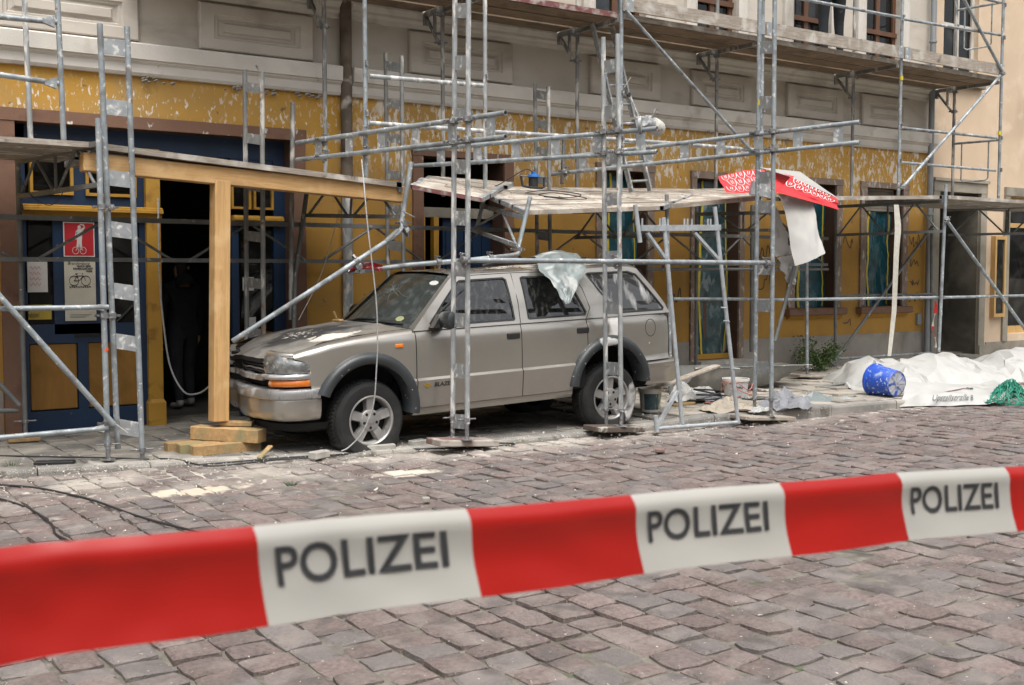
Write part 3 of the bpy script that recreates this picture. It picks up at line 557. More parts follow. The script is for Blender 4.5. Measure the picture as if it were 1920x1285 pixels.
MB().box(18.78, 18.93, WB-.04, WB+.02, .42, 3.0).build('shop_surround', M['stone'], nb_); MB().box(18.78, 21.4, WB-.05, WB+.02, 3.002, 3.15).build('shop_surround', M['stone'], nb_)
sw = MB(); y = WB+.08
for q in ((18.98,19.08,.55,3.0),(21.1,21.2,.55,3.0),(19.08,21.1,.55,.68),(19.08,21.1,2.9,3.0),(19.08,21.1,2.45,2.53),(20.05,20.13,.68,2.9)): sw.box(q[0], q[1], y, y+.07, q[2], q[3])
M['light_wood'] = mat('light_wood', (.46,.29,.11), .6, 0, .12, 4, .1, 40, grain=((8,8,1), 3, (.34,.20,.07), .5)); sw = sw.build('shop_window', M['light_wood'], nb_); MB().box(19.08, 21.1, y+.03, y+.034, .68, 2.9).build('pane', M['pane'], sw); MB().box(19.0, 21.2, y+.5, y+.52, .55, 3.0).build('window_display', M['blue'], sw)
dc = MB(); a, b, c, d = 18.42, 18.76, .86, 2.28
for q in ((a,a+.05,c,d),(b-.05,b,c,d),(a+.05,b-.05,c,c+.06),(a+.05,b-.05,d-.06,d)): dc.box(q[0], q[1], WB-.09, WB+.0, q[2], q[3])
dc = dc.build('display_case', M['light_wood'], nb_); MB().box(a+.05, b-.05, WB-.03, WB-.02, c+.06, d-.06).build('notice_board', M['poster_cream'], dc); MB().box(a+.05, b-.05, WB-.065, WB-.062, c+.06, d-.06).build('pane', glass('case_glass', (.85,.85,.83), (.5,.5,.48), .1, 4, .02), dc)
for (x0, x1, z0, z1) in (NO[2], NO[4], NO[5]):
    fr = MB(); y = WB+.08
    for a, b, c, d in ((x0,x0+.08,z0,z1),(x1-.08,x1,z0,z1),(x0+.08,x1-.08,z0,z0+.09),(x0+.08,x1-.08,z1-.07,z1),((x0+x1)/2-.05,(x0+x1)/2+.05,z0+.09,z1-.07),(x0+.08,x1-.08,5.75,5.83)): fr.box(a, b, y, y+.07, c, d)
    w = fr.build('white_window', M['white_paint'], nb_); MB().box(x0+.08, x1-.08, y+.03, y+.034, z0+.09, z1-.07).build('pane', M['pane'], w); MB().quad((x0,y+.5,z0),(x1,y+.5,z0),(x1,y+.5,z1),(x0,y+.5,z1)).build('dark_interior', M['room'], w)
    MB().bbox(x0-.12, x1+.12, WB-.10, WB+.02, z0-.09, z0-.003, .01).build('window_sill', M['stone'], nb_)

# ---------------------------------------------------------------- houses across the street (unseen; placed and sized to block low sky, also reflected)
ob = thing('opposite_building', 'plain unseen terrace added across the street to block low sky light, mirrored in the car windows', 'building')
mb = MB(); OO = [(x_, x_+1.1, z_, z_+1.8) for x_ in range(-16, 34, 3) for z_ in (1.0, 4.2)]
wall_with_openings(mb, -20, 36, -.1, 8.6, -11, OO, .2); mb.quad((-20,-11,8.6),(36,-11,8.6),(36,-16,10.5),(-20,-16,10.5)); mb.build('wall', M['render'], ob)
for a, b, c, d in OO: MB().box(a, b, -11.22, -11.16, c, d).build('window', M['room'], ob)
# ---------------------------------------------------------------- scaffolding
sc = thing('scaffolding', 'galvanised steel facade scaffolding with wooden decks along the whole building front', 'scaffolding')
YO, YI = 10.5, 11.25; RT = .0242
ST = M['steel']
def pole(name, a, b, m_=ST, r=RT, hollow=False): return tube(name, [a, b], r, m_, sc, 10, hollow)
def pp(x0, y0, x1, y1, Ya, Yb=None, name='rail', m_=ST, r=RT, hollow=False): return pole(name, at(x0, y0, Ya), at(x1, y1, Yb if Yb is not None else Ya), m_, r, hollow)
def coupler(p, ax=(0,0,1), parent=None):
    p = V(p); ax = V(ax).normalized(); mb = MB()
    mb.lathe([(.030,-.024),(.036,-.022),(.036,.022),(.030,.024)], 12, p, ax)
    u = ax.cross(V((0,1,0)) if abs(ax.y) < .9 else V((1,0,0))).normalized(); w_ = ax.cross(u)
    mb.beam(p+u*.025-w_*.03, p+u*.065-w_*.03, .035, .02, ax); mb.tube([p+u*.055-w_*.055, p+u*.055+w_*.03], .0075, 6); mb.lathe([(.014,0),(.014,.012)], 6, p+u*.055-w_*.06, w_)
    mb.beam(p-u*.03-w_*.02, p-u*.055+w_*.02, .04, .018, ax)
    return mb.build('coupler', M['coupler'], parent or sc, True)
# upper poles
for x_, zb, mm in ((5.5,2.52,'steel'),(6.96,2.45,'steel_plastered'),(8.89,2.35,'steel'),(11.28,2.55,'steel'),(14.15,2.72,'steel'),(16.66,2.72,'steel')):
    pole('standard', (x_,YO,zb), (x_+.012*(zb-2.5),YO,6.9), M[mm])
    for z in (3.75, 3.25, 5.3, 5.8): MB().box(x_-.012, x_+.012, YO-.05, YO-.02, z-.03, z+.03).build('rail_pin', M['coupler'], sc)
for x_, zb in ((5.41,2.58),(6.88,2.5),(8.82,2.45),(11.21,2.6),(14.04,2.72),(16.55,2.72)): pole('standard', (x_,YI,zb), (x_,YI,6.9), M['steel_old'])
pole('standard', at(58.5,285,YI), at(44,-40,YI), M['steel_plastered']); pole('standard', at(120.5,285,YO), at(106,-40,YO))
pp(-420,-8, 106,42, YO, name='guard_rail'); pp(-420,78, 110,157, YO, name='guard_rail')
for x_, y_ in ((106,42),(110,157)):
    p = at(x_, y_, YO); MB().prism([(p.x-.12,p.y-.006,p.z-.018),(p.x-.02,p.y-.006,p.z-.05),(p.x-.02,p.y-.006,p.z+.05),(p.x-.12,p.y-.006,p.z+.018)], (0,-.02,0), (0,.02,0)).build('wedge_head', ST, sc)
for q in ((692,143,905,161),(692,231,905,246),(914,247,1162,262),(1170,263,1292,271),(1297,272,1412,281)): pp(*q, YO-.05, name='guard_rail', m_=M['steel_plastered'])
for q in ((1690,240,1868,259),(1690,305,1866,320),(1448,-12,1687,33),(1693,36,1876,66),(1693,-35,1876,5),(1180,-70,1440,-14)): pp(*q, YO-.05, name='guard_rail', r=.021)
pp(1172,18,1412,287, YO-.09, name='brace', r=.021); pp(1692,352,1876,142, YO-.09, name='brace'); pp(1797,-20,1880,136, YO-.09, name='brace')
# transverse end guards at the right-hand end
for zt, zb in ((3.72,3.1),(5.85,5.2)):
    pole('end_guard', (16.55,YI,zt), (16.66,YO,zt), r=.019) ; MB().tube([(16.57,YI-.14,zt),(16.57,YI-.14,zb+.03),(16.58,YI-.18,zb),(16.63,YO+.22,zb),(16.64,YO+.18,zb+.04),(16.64,YO+.18,zt)], .012, 8).build('end_guard_loop', ST, sc, True)
# transoms + brackets under deck 2
for x_ in (5.48,6.93,8.87,11.26,14.12,16.62):
    MB().box(x_-.025, x_+.025, YO+.02, YI+.02, 4.585, 4.635).build('transom', M['steel_old'], sc)
    mb = MB(); mb.box(x_-.105, x_-.055, YI+.021, YI+.34, 4.575, 4.625); mb.box(x_-.11, x_-.05, YI+.30, YI+.335, 4.48, 4.574)
    mb.beam((x_-.08,YI+.30,4.56), (x_-.08,YI+.02,4.22), .03, .03, (1,0,0)); mb.beam((x_-.08,YI+.12,4.57), (x_-.08,YI+.12,4.36), .03, .03, (1,0,0)); mb.build('bracket', M['steel_old'], sc)
    coupler((x_-.06, YI, 4.24)); coupler((x_-.06, YI, 4.55))
# deck 2
def slab4(name, tl, tr, br, bl, t, m_, parent=sc):     # top corners, thickness downwards
    p = [V(q) for q in (tl, tr, br, bl)]; dn = V((0,0,-t)); return MB().hexa([q+dn for q in p]+p).build(name, m_, parent)
DX = [3.5,5.48,6.93,8.87,11.26,14.12,16.62]
for a, b in zip(DX, DX[1:]):
    a += .02; b -= .02; early = b < 8.9
    for y0, y1 in ((YO+.04,YO+.37),(YO+.39,YI-.03)):
        d = MB().box(a, b, y0, y1, 4.64, 4.69).build('deck_plank', M['plank'] if not early else M['ply'], sc)
        if not early or y0 < YO+.1: MB().box(a+.01, b-.01, y0-.012, y0-.001, 4.632, 4.698).build('plank_edge', M['red_edge'] if early else M['plank'], d)
        MB().box(a+.03, b-.03, y0+.02, y1-.02, 4.628, 4.639).build('underside', M['ply'], d)
    MB().box(a-.1, b-.1, YI+.03, YI+.33, 4.632, 4.68).build('deck_plank', M['ply'], sc)
    if not early:
        tb = MB(); n = 10; w_ = [nz(a+i, 3.3)*.006 for i in range(n+1)]
        for i in range(n): x0, x1 = lerp(a-.01, b+.01, i/n), lerp(a-.01, b+.01, (i+1)/n); tb.hexa([(x0,YO-.075,4.705+w_[i]),(x1,YO-.075,4.705+w_[i+1]),(x1,YO-.042,4.705+w_[i+1]),(x0,YO-.042,4.705+w_[i]),(x0,YO-.075,4.865+w_[i]*.5),(x1,YO-.075,4.865+w_[i+1]*.5),(x1,YO-.042,4.865+w_[i+1]*.5),(x0,YO-.042,4.865+w_[i]*.5)])
        t_ = tb.build('toe_board', M['plank'], sc)
        for x_ in (a, b-.12): MB().box(x_, x_+.12, YO-.08, YO-.076, 4.70, 4.87).build('end_plate', M['alu'], t_)
# ladder beams: two chords joined by plates
def ladder(name, a0, a1, b0, b1, ts, m_=ST, pm='alu', hollow=False, pw=.10):
    a0, a1, b0, b1 = map(V, (a0, a1, b0, b1)); mb = MB(); mb.tube([a0, a1], RT, 10, hollow=hollow); mb.tube([b0, b1], RT, 10, hollow=hollow); o = mb.build(name, m_, sc, True)
    nrm = (a1-a0).cross(b0-a0).normalized(); ux = (a1-a0).normalized()
    for t in ts:
        p, q = a0.lerp(a1, t), b0.lerp(b1, t); c = (p+q)/2; h = (q-p)
        vv = []
        for s_ in (-1, 1):
            for e in (-1, 1):
                for f in (-1, 1): vv.append(c+nrm*.006*s_+ux*pw*.5*e+h*(.5-.022/max(h.length, .1))*f)
        MB().add(vv, [(0,1,3,2),(4,6,7,5),(0,4,5,1),(2,3,7,6),(0,2,6,4),(1,5,7,3)]).build('plate', M[pm], o)
    return o
# upright ladder beams at the kerb
ladder('ladder_post', at(187,45,9.80), at(221,842,9.80), at(238,50,9.78), at(266.5,850,9.78), [.05,.19,.355,.475,.62,.74,.945], ST, pw=.13)
pp(184,222, 202,842, 9.73, name='front_leg')
def base(px, py, Y, h=.2, name='base_jack'):
    p = at(px, py, Y); mb = MB(); mb.lathe([(.06,0),(.06,.006),(.019,.007),(.019,h)], 14, p); mb.lathe([(.03,h-.05),(.03,h-.02)], 12, p); mb.tube([p+V((-.10,0,h-.03)), p+V((.10,.01,h-.035))], .008, 6)
    return mb.build(name, M['coupler'], sc, True)
base(203,862,9.73,.16); base(267.5,866,9.78,.14)
coupler(at(191,388,9.73)); coupler(at(206,389,9.80)); coupler(at(196,592,9.73)); coupler(at(210,592,9.80)); coupler(at(201,795,9.73))
LP = {}
for k, (xa_, xb_, t0, bt) in {2: ((853,849),(878.5,876),-30,(821,825)), 4: ((1425,1415),(1453,1446),-30,(778,781))}.items():
    Ya, Yb = {2: (8.93,8.67), 4: (8.78,8.52)}[k]
    LP[k] = ladder('ladder_post', at(xa_[0],t0,Ya), at(xa_[1],bt[0]-28,Ya), at(xb_[0],t0,Yb), at(xb_[1],bt[1]-30,Yb), [.06+.117*i for i in range(9)] if k == 2 else [.15,.28,.46,.53,.68,.77,.92], M['steel_plastered'] if k == 2 else M['steel'], pw=.13)
    base(xa_[1]-.5, bt[0], Ya, .22); base(xb_[1]-.5, bt[1], Yb, .22)
LP[3] = ladder('ladder_post', at(1131,70,8.98), at(1136,770,8.98), at(1158,64,8.72), at(1164.5,772,8.72), [.08,.20,.32,.43,.585,.72,.885], M['steel_plastered'], pw=.13)
base(1136.5, 798, 8.98, .2); base(1165, 800, 8.72, .2)
# horizontal ladder girders reaching out over the street
def girder(tf, tn, bf, bn, Yf, Yn, n):
    return ladder('ladder_girder', at(*tf, Yf), at(*tn, Yn), at(*bf, Yf), at(*bn, Yn), [.12+.82*i/(n-1) for i in range(n)], ST, hollow=True, pw=.10)
girder((557,268),(948,212), (557,300),(948,257), 11.15, 8.3, 6)
girder((778,283),(1232,241), (778,311),(1232,285), 11.15, 8.46, 6)
girder((1032,298),(1612,229), (1032,327),(1612,267), 11.15, 7.75, 8)
for (x_, y_, Y_) in ((608,262,10.8),(608,293,10.8),(685,248,10.45),(685,286,10.45),(852,228,8.93),(878,224,8.67),(852,267,8.93),(878,263,8.67),(1131,248,8.98),(1158,245,8.72),(1133,288,8.98),(1160,285,8.72),(1421,250,8.78),(1449,247,8.52),(1420,284,8.78),(1449,281,8.52),(900,297,10.5),(1060,322,10.9)):
    p = at(x_, y_, Y_); coupler(p+V((-.03,-.02,0))); coupler(p, (.3,-1,0))
# upright ladders at the back of the girders
for (xa_, xb_, y0, y1, Ya, Yb) in ((459,491,131,760,11.2,10.85),(723,753,100,560,11.2,10.88),(1003,1028,158,520,11.2,10.92)):
    ladder('ladder_post', at(xa_,y0,Ya), at(xa_+5,y1,Ya), at(xb_,y0+5,Yb), at(xb_+4,y1+3,Yb), [.05,.20,.34,.49,.63,.78,.93], M['steel_old'])
pp(549,192,545,600, 11.2, name='standard', m_=M['steel_old']); pp(1058,250,1054,345, 11.1, name='standard', m_=M['steel_dark'])
# level-1 portal frames: lattice head, legs
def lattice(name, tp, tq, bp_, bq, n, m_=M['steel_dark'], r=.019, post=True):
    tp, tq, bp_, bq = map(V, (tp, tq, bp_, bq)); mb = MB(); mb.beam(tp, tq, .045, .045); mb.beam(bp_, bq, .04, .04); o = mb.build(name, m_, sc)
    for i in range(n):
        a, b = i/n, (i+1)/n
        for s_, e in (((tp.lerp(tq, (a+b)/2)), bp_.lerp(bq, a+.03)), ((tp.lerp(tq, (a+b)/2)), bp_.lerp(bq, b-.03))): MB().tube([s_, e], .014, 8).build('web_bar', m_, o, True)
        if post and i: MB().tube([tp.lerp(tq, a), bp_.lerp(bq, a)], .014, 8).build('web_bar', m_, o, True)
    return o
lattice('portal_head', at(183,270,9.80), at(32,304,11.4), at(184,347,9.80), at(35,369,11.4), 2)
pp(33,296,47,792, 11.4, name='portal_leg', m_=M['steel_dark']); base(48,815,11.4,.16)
pp(-425,230,-412,880, 9.73, name='front_leg')
# long lattice beam behind, at the wall side
YB = 11.32
zt = at(432,418,YB).z; zb_ = at(432,489,YB).z
for a, b in ((-1.0,2.4),(2.4,5.3),(5.3,8.2),(8.2,11.2),(11.2,13.6)): lattice('lattice_beam', (a,YB,zt), (b,YB,zt), (a,YB,zb_), (b,YB,zb_), 2, post=False)
# knocked-over frame 1: leaning leg, bent tube down to the bonnet
q = [at(771,304,9.9), at(755,405,9.9), at(752,418,9.88), at(754,428,9.85), at(745,438,9.8), at(722,455,9.7), at(600,535,9.6), atz(436,640,1.005)]
tube('bent_leg', q, RT, M['steel'], sc, 10, True)
tube('joint_sleeve', [at(752,428,9.85).lerp(at(722,455,9.7), .2), at(722,455,9.7)], .0275, M['steel_dark'], sc)
for x_, y_, Y_, a in ((757,418,9.87,(0,0,1)),(762,433,9.82,(1,0,.3)),(668,490,9.66,(-1,0,-.6)),(672,500,9.66,(0,1,0))): coupler(at(x_, y_, Y_), a)
tube('clamp_pin', [at(752,395,9.8), at(778,408,9.75)], .006, M['coupler'], sc, 6)
lattice('portal_head', at(752,356,9.92), at(575,350,11.3), at(748,407,9.92), at(573,404,11.3), 2)
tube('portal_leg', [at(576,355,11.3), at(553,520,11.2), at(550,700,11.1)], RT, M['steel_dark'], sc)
# knocked-over frame 2 and its bent leg lying on the roof
q = [at(994,370,9.62), at(972,462,9.62), at(975,470,9.6), at(970,477,9.58), at(955,480,9.58), at(880,488,9.6), at(770,497,9.7), at(652,511,9.8)]
tube('bent_leg', q, RT, M['steel'], sc, 10, True)
lattice('portal_head', at(984,409,9.62), at(903,386,11.0), at(971,461,9.62), at(882,430,11.0), 1, M['steel'])
pp(913,350,893,432, 10.9, name='portal_leg'); coupler(at(909,362,10.9)); coupler(at(973,468,9.6)); coupler(at(920,484,9.58),(1,0,0)); coupler(at(822,492,9.65),(1,0,0))
# frame 3 (standing, behind the leaning frame) and further frames to the right
pp(1250,365,1258,770, 10.0, name='portal_leg'); base(1258.5,700,10.9,.1)
lattice('portal_head', at(1250,392,10.0), at(1075,398,11.4), at(1252,442,10.0), at(1077,446,11.4), 2)
pp(1306,388,1305,690, 11.4, name='portal_leg', m_=M['steel_dark']); pp(1411,385,1409,660, 11.3, name='portal_leg', m_=M['steel_dark'], r=.03)
pp(1512,386,1513,690, 10.6, name='portal_leg'); base(1513,703,10.62,.12)
lattice('portal_head', at(1488,398,9.9), at(1306,402,11.4), at(1488,432,9.9), at(1306,432,11.4), 2)
pp(1490,500,1453,640, 9.6, name='brace', m_=M['steel_dark'])
pp(1567,386,1566,688, 11.4, name='portal_leg', m_=M['steel_dark']); base(1566,692,11.4,.1)
pp(1774,346,1760,660, 9.92, name='portal_leg'); base(1760,672,9.95,.1)
lattice('portal_head', at(1768,378,9.92), at(1567,388,11.4), at(1767,434,9.92), at(1567,441,11.4), 2)
lattice('portal_head', at(2010,384,9.92), at(1777,394,11.4), at(2008,436,9.92), at(1777,441,11.4), 2); pp(1889,388,1886,440,11.0, name='portal_leg', m_=M['steel_dark'])
pp(1747,430,1746,672,11.4, name='portal_leg', m_=M['steel_dark'])
pp(1262,561,1415,561, 10.3, name='rail', r=.021); pp(1420,563,1764,558, 10.1, 9.98, name='rail', r=.021); pp(1766,558,1990,553, 9.98, name='rail', r=.021)
pp(1567,555,1752,551, 11.4, name='rail', m_=M['steel_dark'], r=.018)
pp(1567,673,1748,662, 11.4, name='rail', r=.021); pp(1560,684,1748,425, 11.36, name='brace', m_=M['steel_dark']); pp(1776,415,1935,636, 9.9, 9.9, name='brace')
pp(1212,505,1552,505, 11.1, name='rail', m_=M['steel_dark'], r=.021)
coupler(at(1766,558,9.95)); coupler(at(1776,412,9.88), (1,0,-1)); coupler(at(1692,352,10.4)); coupler(at(1880,138,10.4))
# front tube tying the kerb posts together
pp(872,488,1440,493, 8.62, 8.46, name='tie_tube'); 
for x_, y_, Y_ in ((876,488,8.63),(1160,491,8.68),(1444,494,8.48)): coupler(at(x_, y_, Y_)); coupler(at(x_-6, y_, Y_-.04), (1,0,0))
# left: rails and braces at the first frame
for q in ((-420,586,203,576),(-420,858,203,803)):
    pp(*q, 9.70, name='rail', r=.0215); p = at(q[2]-8, q[3]+.3, 9.70); MB().prism([(p.x-.10,p.y,p.z-.012),(p.x,p.y,p.z-.03),(p.x,p.y,p.z+.03),(p.x-.10,p.y,p.z+.012)], (0,-.012,0), (0,.012,0)).build('wedge_head', M['steel_plastered'], sc)
pp(-330,185,214,797, 9.65, name='brace'); pp(-260,440,36,760, 11.3, name='brace', m_=M['steel_dark']); tube('cable_tie', [at(212,792,9.70), at(240,812,9.68)], .004, M['white_paint'], sc, 6)
pp(-420,775,34,770, 11.35, name='rail', m_=M['steel_dark'])
MB().lathe([(.0255,-.013),(.0255,.013)], 10, at(197.5,655,9.73), (0,0,1)).build('orange_sticker', mat('orange_sticker', (.65,.10,.03), .6), sc)
for (x_, y_, Y_) in ((1424,193,8.77),(1690,147,10.49),(1874,250,10.49)): MB().lathe([(.0262,-.03),(.0262,.03)], 10, at(x_, y_, Y_)).build('yellow_marking', M['tape_yellow'], sc)
# level-1 decks
def deck(fl, fr, br_, bl, n, m_, t=.045, gap=.012, wob=.006, name='deck_plank', seed=1):
    rg_ = random.Random(seed)
    for i in range(n):
        a, b = i/n+gap/2, (i+1)/n-gap/2; ex = rg_.uniform(-.03, .03); dz = V((0,0,rg_.uniform(-wob, wob)))
        L0, R0 = V(fl).lerp(bl, a), V(fr).lerp(br_, a); L1, R1 = V(fl).lerp(bl, b), V(fr).lerp(br_, b); d = (R0-L0).normalized()*ex
        p = slab4(name, L0+dz+d, R0+dz+d, R1+dz+d, L1+dz+d, t, m_)
        for e0, e1, s_ in ((L0, L1, 1), (R0, R1, -1)):
            u = (R0-L0).normalized()*s_; o_ = V((0,0,.002)); c0, c1 = e0+dz+d+o_-u*.002, e1+dz+d+o_-u*.002
            MB().hexa([c0+V((0,0,-t-.004)), c1+V((0,0,-t-.004)), c1+u*.06+V((0,0,-t-.004)), c0+u*.06+V((0,0,-t-.004)), c0, c1, c1+u*.06, c0+u*.06]).build('end_plate', M['alu'], p)
zA = at(180,268,9.9).z
deck((-.6,9.9,zA),(2.70,9.9,zA),(2.70,11.4,zA),(-.6,11.4,zA), 5, M['plank'], seed=2)
deck(at(186,268,9.9), at(757,343,9.9), at(640,330,11.3), at(60,300,11.3)+V((.3,0,0)), 5, M['plank'], t=.05, seed=3)
deck(at(772,346,9.95), at(906,372,9.95), at(960,342,11.2), at(800,330,11.2), 4, M['plank_pale'], t=.04, seed=4)
MB().beam(at(772,351,9.93), at(906,376,9.93), .012, .042).build('deck_edge', M['red_edge'], sc)
deck(at(984,397,9.62), at(1242,388,9.62), at(1330,355,11.15), at(868,349,11.15), 5, M['plank_pale'], t=.045, gap=.03, seed=5, wob=.012)
deck(at(1236,386,9.85), at(1425,369,9.85), at(1400,352,11.2), at(1250,356,11.2), 4, M['plank_pale'], t=.05, seed=6, gap=.02)
deck(at(1462,369,9.9), at(1768,366,9.9), at(1640,368,11.3), at(1440,368,11.3), 4, M['plank'], t=.05, seed=7)
zF = at(1776,367,9.9).z
deck((at(1776,367,9.9).x,9.9,zF), (18.2,9.9,zF), (18.2,11.35,zF), (at(1776,367,9.9).x,11.35,zF), 4, M['plank'], t=.05, seed=8)
# ---------------------------------------------------------------- loose galvanised frame leaning on the tie tube
lf = thing('scaffold_frame', 'bright new galvanised scaffold frame leaning loose behind the parked car', 'scaffold frame')
Yb_, Yt = 8.62, 8.74
FY = lambda y: lerp(Yt, Yb_, (y-390)/410)
f2 = lambda x, y: at(x, y, FY(y))
NS = M['steel_new']
tube('leg', [f2(1244,408), f2(1279,795)], .023, NS, lf, 12); tube('leg', [f2(1340,388), f2(1384,795)], .023, NS, lf, 12)
MB().beam(f2(1200,428), f2(1349,427), .05, .06).build('top_rail', NS, lf); tube('bottom_rail', [f2(1229,804), f2(1386,792)], .021, NS, lf, 12)
tube('spigot_tube', [f2(1191,384), f2(1200,455)], .024, NS, lf, 12); tube('foot_stub', [f2(1229,780), f2(1232,810)], .024, NS, lf, 12)
for q in ((1213,437,1248,486),(1302,437,1348,488),(1233,798,1270,734)): MB().beam(f2(*q[:2]), f2(*q[2:]), .03, .038, (0,1,0)).build('knee_brace', NS, lf)
for x_ in (1204,1237,1242,1252,1283,1289,1297,1327,1332): p = f2(x_, 423); MB().tube([p, p+V((0,0,.07))], .010, 8).build('locking_pin', NS, lf, True)
for x_, y_ in ((1352,580),(1357,605),(1376,694)): p = f2(x_, y_); MB().tube([p+V((-.03,-.03,.02)), p+V((.05,-.03,.01))], .009, 8).build('locking_pin', NS, lf, True)
# ladder on the upper deck
ld = thing('ladder', 'pale aluminium ladder leaning from the plank deck up to the upper deck', 'ladder')
la, lb, lc, ldd = at(1107,30,10.95), at(1184,360,10.75), at(1143,30,10.95), at(1219,358,10.75)
MB().beam(la, lb, .025, .07, (0,1,0)).build('stile', M['alu'], ld); MB().beam(lc, ldd, .025, .07, (0,1,0)).build('stile', M['alu'], ld)
for i in range(9): t = .06+.11*i; MB().tube([la.lerp(lb, t), lc.lerp(ldd, t)], .015, 8).build('rung', M['alu'], ld, True)
# ---------------------------------------------------------------- timber prop
tp = thing('timber_prop', 'fresh timber post and long beam propping up the sagging deck', 'timber prop')
def wood(name, a, b, w_, h, m_, parent, up=(0,0,1)):
    a, b = V(a), V(b); d = (b-a); o = MB(); L_ = d.length; o.bbox(0, L_, -w_/2, w_/2, -h/2, h/2, .006); ob = o.build(name, m_, parent)
    x_ = d.normalized(); y_ = V(up).cross(x_).normalized(); z_ = x_.cross(y_); ob.matrix_world = Matrix(((x_.x,y_.x,z_.x,a.x),(x_.y,y_.y,z_.y,a.y),(x_.z,y_.z,z_.z,a.z),(0,0,0,1))); return ob
wood('beam', at(153,304,10.02), at(757,366,10.02), .14, .155, M['timber'], tp)
pt, pb = at(413,340,10.02), at(410,790,9.97); wood('post', pb, pt, .145, .145, M['timber'], tp, (1,0,0))
tp_z = pb.z
tb_ = [((at(347,803,9.86)), (at(466,822,9.45)), .145, .14, 'thick square timber block lying across the others under the post')]
blk = lambda a, b, w_, h, lb: tag(wood('timber_block', a, b, w_, h, M['timber_block'], None), lb, 'timber block', 'timber blocks under the prop')
blk((3.55,10.15,tp_z-.105), (3.98,9.62,tp_z-.115), .16, .12, 'upper thick timber block lying crosswise under the post')
blk((3.26,10.08,tp_z-.215), (3.76,10.08,tp_z-.215), .12, .09, 'rear one of the three lower timber blocks under the post')
blk((3.32,9.93,tp_z-.215), (3.9,9.92,tp_z-.215), .12, .09, 'middle one of the three lower timber blocks under the post')
blk((3.38,9.76,tp_z-.215), (4.0,9.75,tp_z-.215), .125, .095, 'front mossy one of the three lower timber blocks')
wg = tag(wood('timber_wedge', (3.74,10.0,tp_z-.021), (3.98,9.82,tp_z-.026), .12, .042, M['timber_block'], None), 'small flat timber offcut directly under the foot of the post', 'timber block', 'timber blocks under the prop')
# boards and blocks under the base plates
M['red_board'] = mat('reddish_board', (.17,.10,.085), .85, 0, .2, 5, .3, 40, [((.36,.33,.29), 4, .52, .08, None)]); M['dark_board'] = mat('dark_wet_board', (.085,.065,.05), .85, 0, .25, 6, .3, 40, [((.45,.42,.36), 4, .60, .05, None)])
def board(px0, py0, px1, py1, Y, w_, h, m_, lb, name='base_board'):
    a, b = at(px0, py0, Y), at(px1, py1, Y); return tag(wood(name, a, b, w_, h, m_, None), lb, 'board', 'boards under the scaffold feet')
board(812,829,922,829, 8.80, .26, .055, M['red_board'], 'reddish board under the double post in front of the car')
board(1110,804,1192,803, 8.83, .30, .05, M['dark_board'], 'dark board under the posts beside the rear wheel')
board(1386,783,1473,783, 8.64, .30, .04, M['plank'], 'grey weathered board under the right pair of kerb posts')
board(170,875,244,871, 9.73, .22, .06, M['concrete'], 'pale slotted block under the leftmost kerb post'); board(1487,704,1546,706, 10.6, .25, .035, M['plank'], 'board under the thin post beside the weeds')
# ---------------------------------------------------------------- the parked car
car = thing('parked_car', 'dented pewter estate off-roader covered in plaster dust, parked under the collapsed scaffolding', 'car')
CS = 1.016; CO = V((6.127*CS, 9.794*CS, 1.62-1.574*CS)); CF = V((-.9997, .025, .0)).normalized(); CU = V((.0,-.010,1)).normalized(); CL = CU.cross(CF).normalized(); CU = CF.cross(CL)
car.matrix_world = Matrix(((CF.x,CL.x,CU.x,CO.x),(CF.y,CL.y,CU.y,CO.y),(CF.z,CL.z,CU.z,CO.z),(0,0,0,1))) @ Matrix.Scale(CS, 4)
K_ = .038
def sh(p): return (p[0], p[1], p[2]-K_*p[0])          # the body stands nose-down on its springs
PAINTC = (.39,.368,.328)
DUSTC = (.50,.47,.41)
def paint(name, extra=()): return mat(name, PAINTC, .28, .75, .04, 3, .0, 40, [((.40,.38,.34), 9, .80, .12, None, (2.5,2.5,.5)), (DUSTC, 34, .72, .02, None)]+list(extra), 'obj', coat=.55)
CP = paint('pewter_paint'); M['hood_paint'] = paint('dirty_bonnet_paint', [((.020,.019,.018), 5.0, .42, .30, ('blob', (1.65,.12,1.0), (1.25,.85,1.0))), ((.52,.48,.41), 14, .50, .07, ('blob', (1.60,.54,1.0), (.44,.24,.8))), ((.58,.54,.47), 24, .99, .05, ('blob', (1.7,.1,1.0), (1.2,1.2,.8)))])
M['quarter_paint'] = paint('plaster_splashed_paint', [((.62,.61,.58), 5, .47, .10, ('blob', (-1.42,.85,1.12), (.17,.4,.42)))])
M['black_rubber'] = mat('black_rubber', (.012,.012,.012), .6, 0, .2, 10, .1, 60); M['under'] = mat('dark_underbody', (.006,.006,.006), .95, 0, .3, 6)
M['flare'] = mat('grey_plastic_flare', (.028,.032,.034), .42, 0, .15, 6, .08, 120, [(DUSTC, 20, .70, .03, None), ((.55,.55,.53), 7, .52, .06, ('blob', (-1.28,.9,.90), (.22,.4,.10)))], 'obj')
M['chrome'] = mat('dusty_chrome', (.42,.42,.42), .34, .75, .08, 8, .05, 60, [((.38,.36,.32), 7, .62, .07, None, (1,1,.6)), ((.10,.10,.095), 14, .64, .06, None, (1,1,.4))], 'obj')
M['amber'] = mat('amber_lens', (.62,.16,.01), .2, 0, .15, 40, .1, 90, [((.55,.45,.33), 9, .68, .05, None)], 'obj', coat=.6); M['lens'] = mat('dusty_headlamp_lens', (.27,.28,.275), .10, .6, .5, 16, .25, 60, [((.46,.43,.37), 11, .64, .06, None)], 'obj', coat=.8)
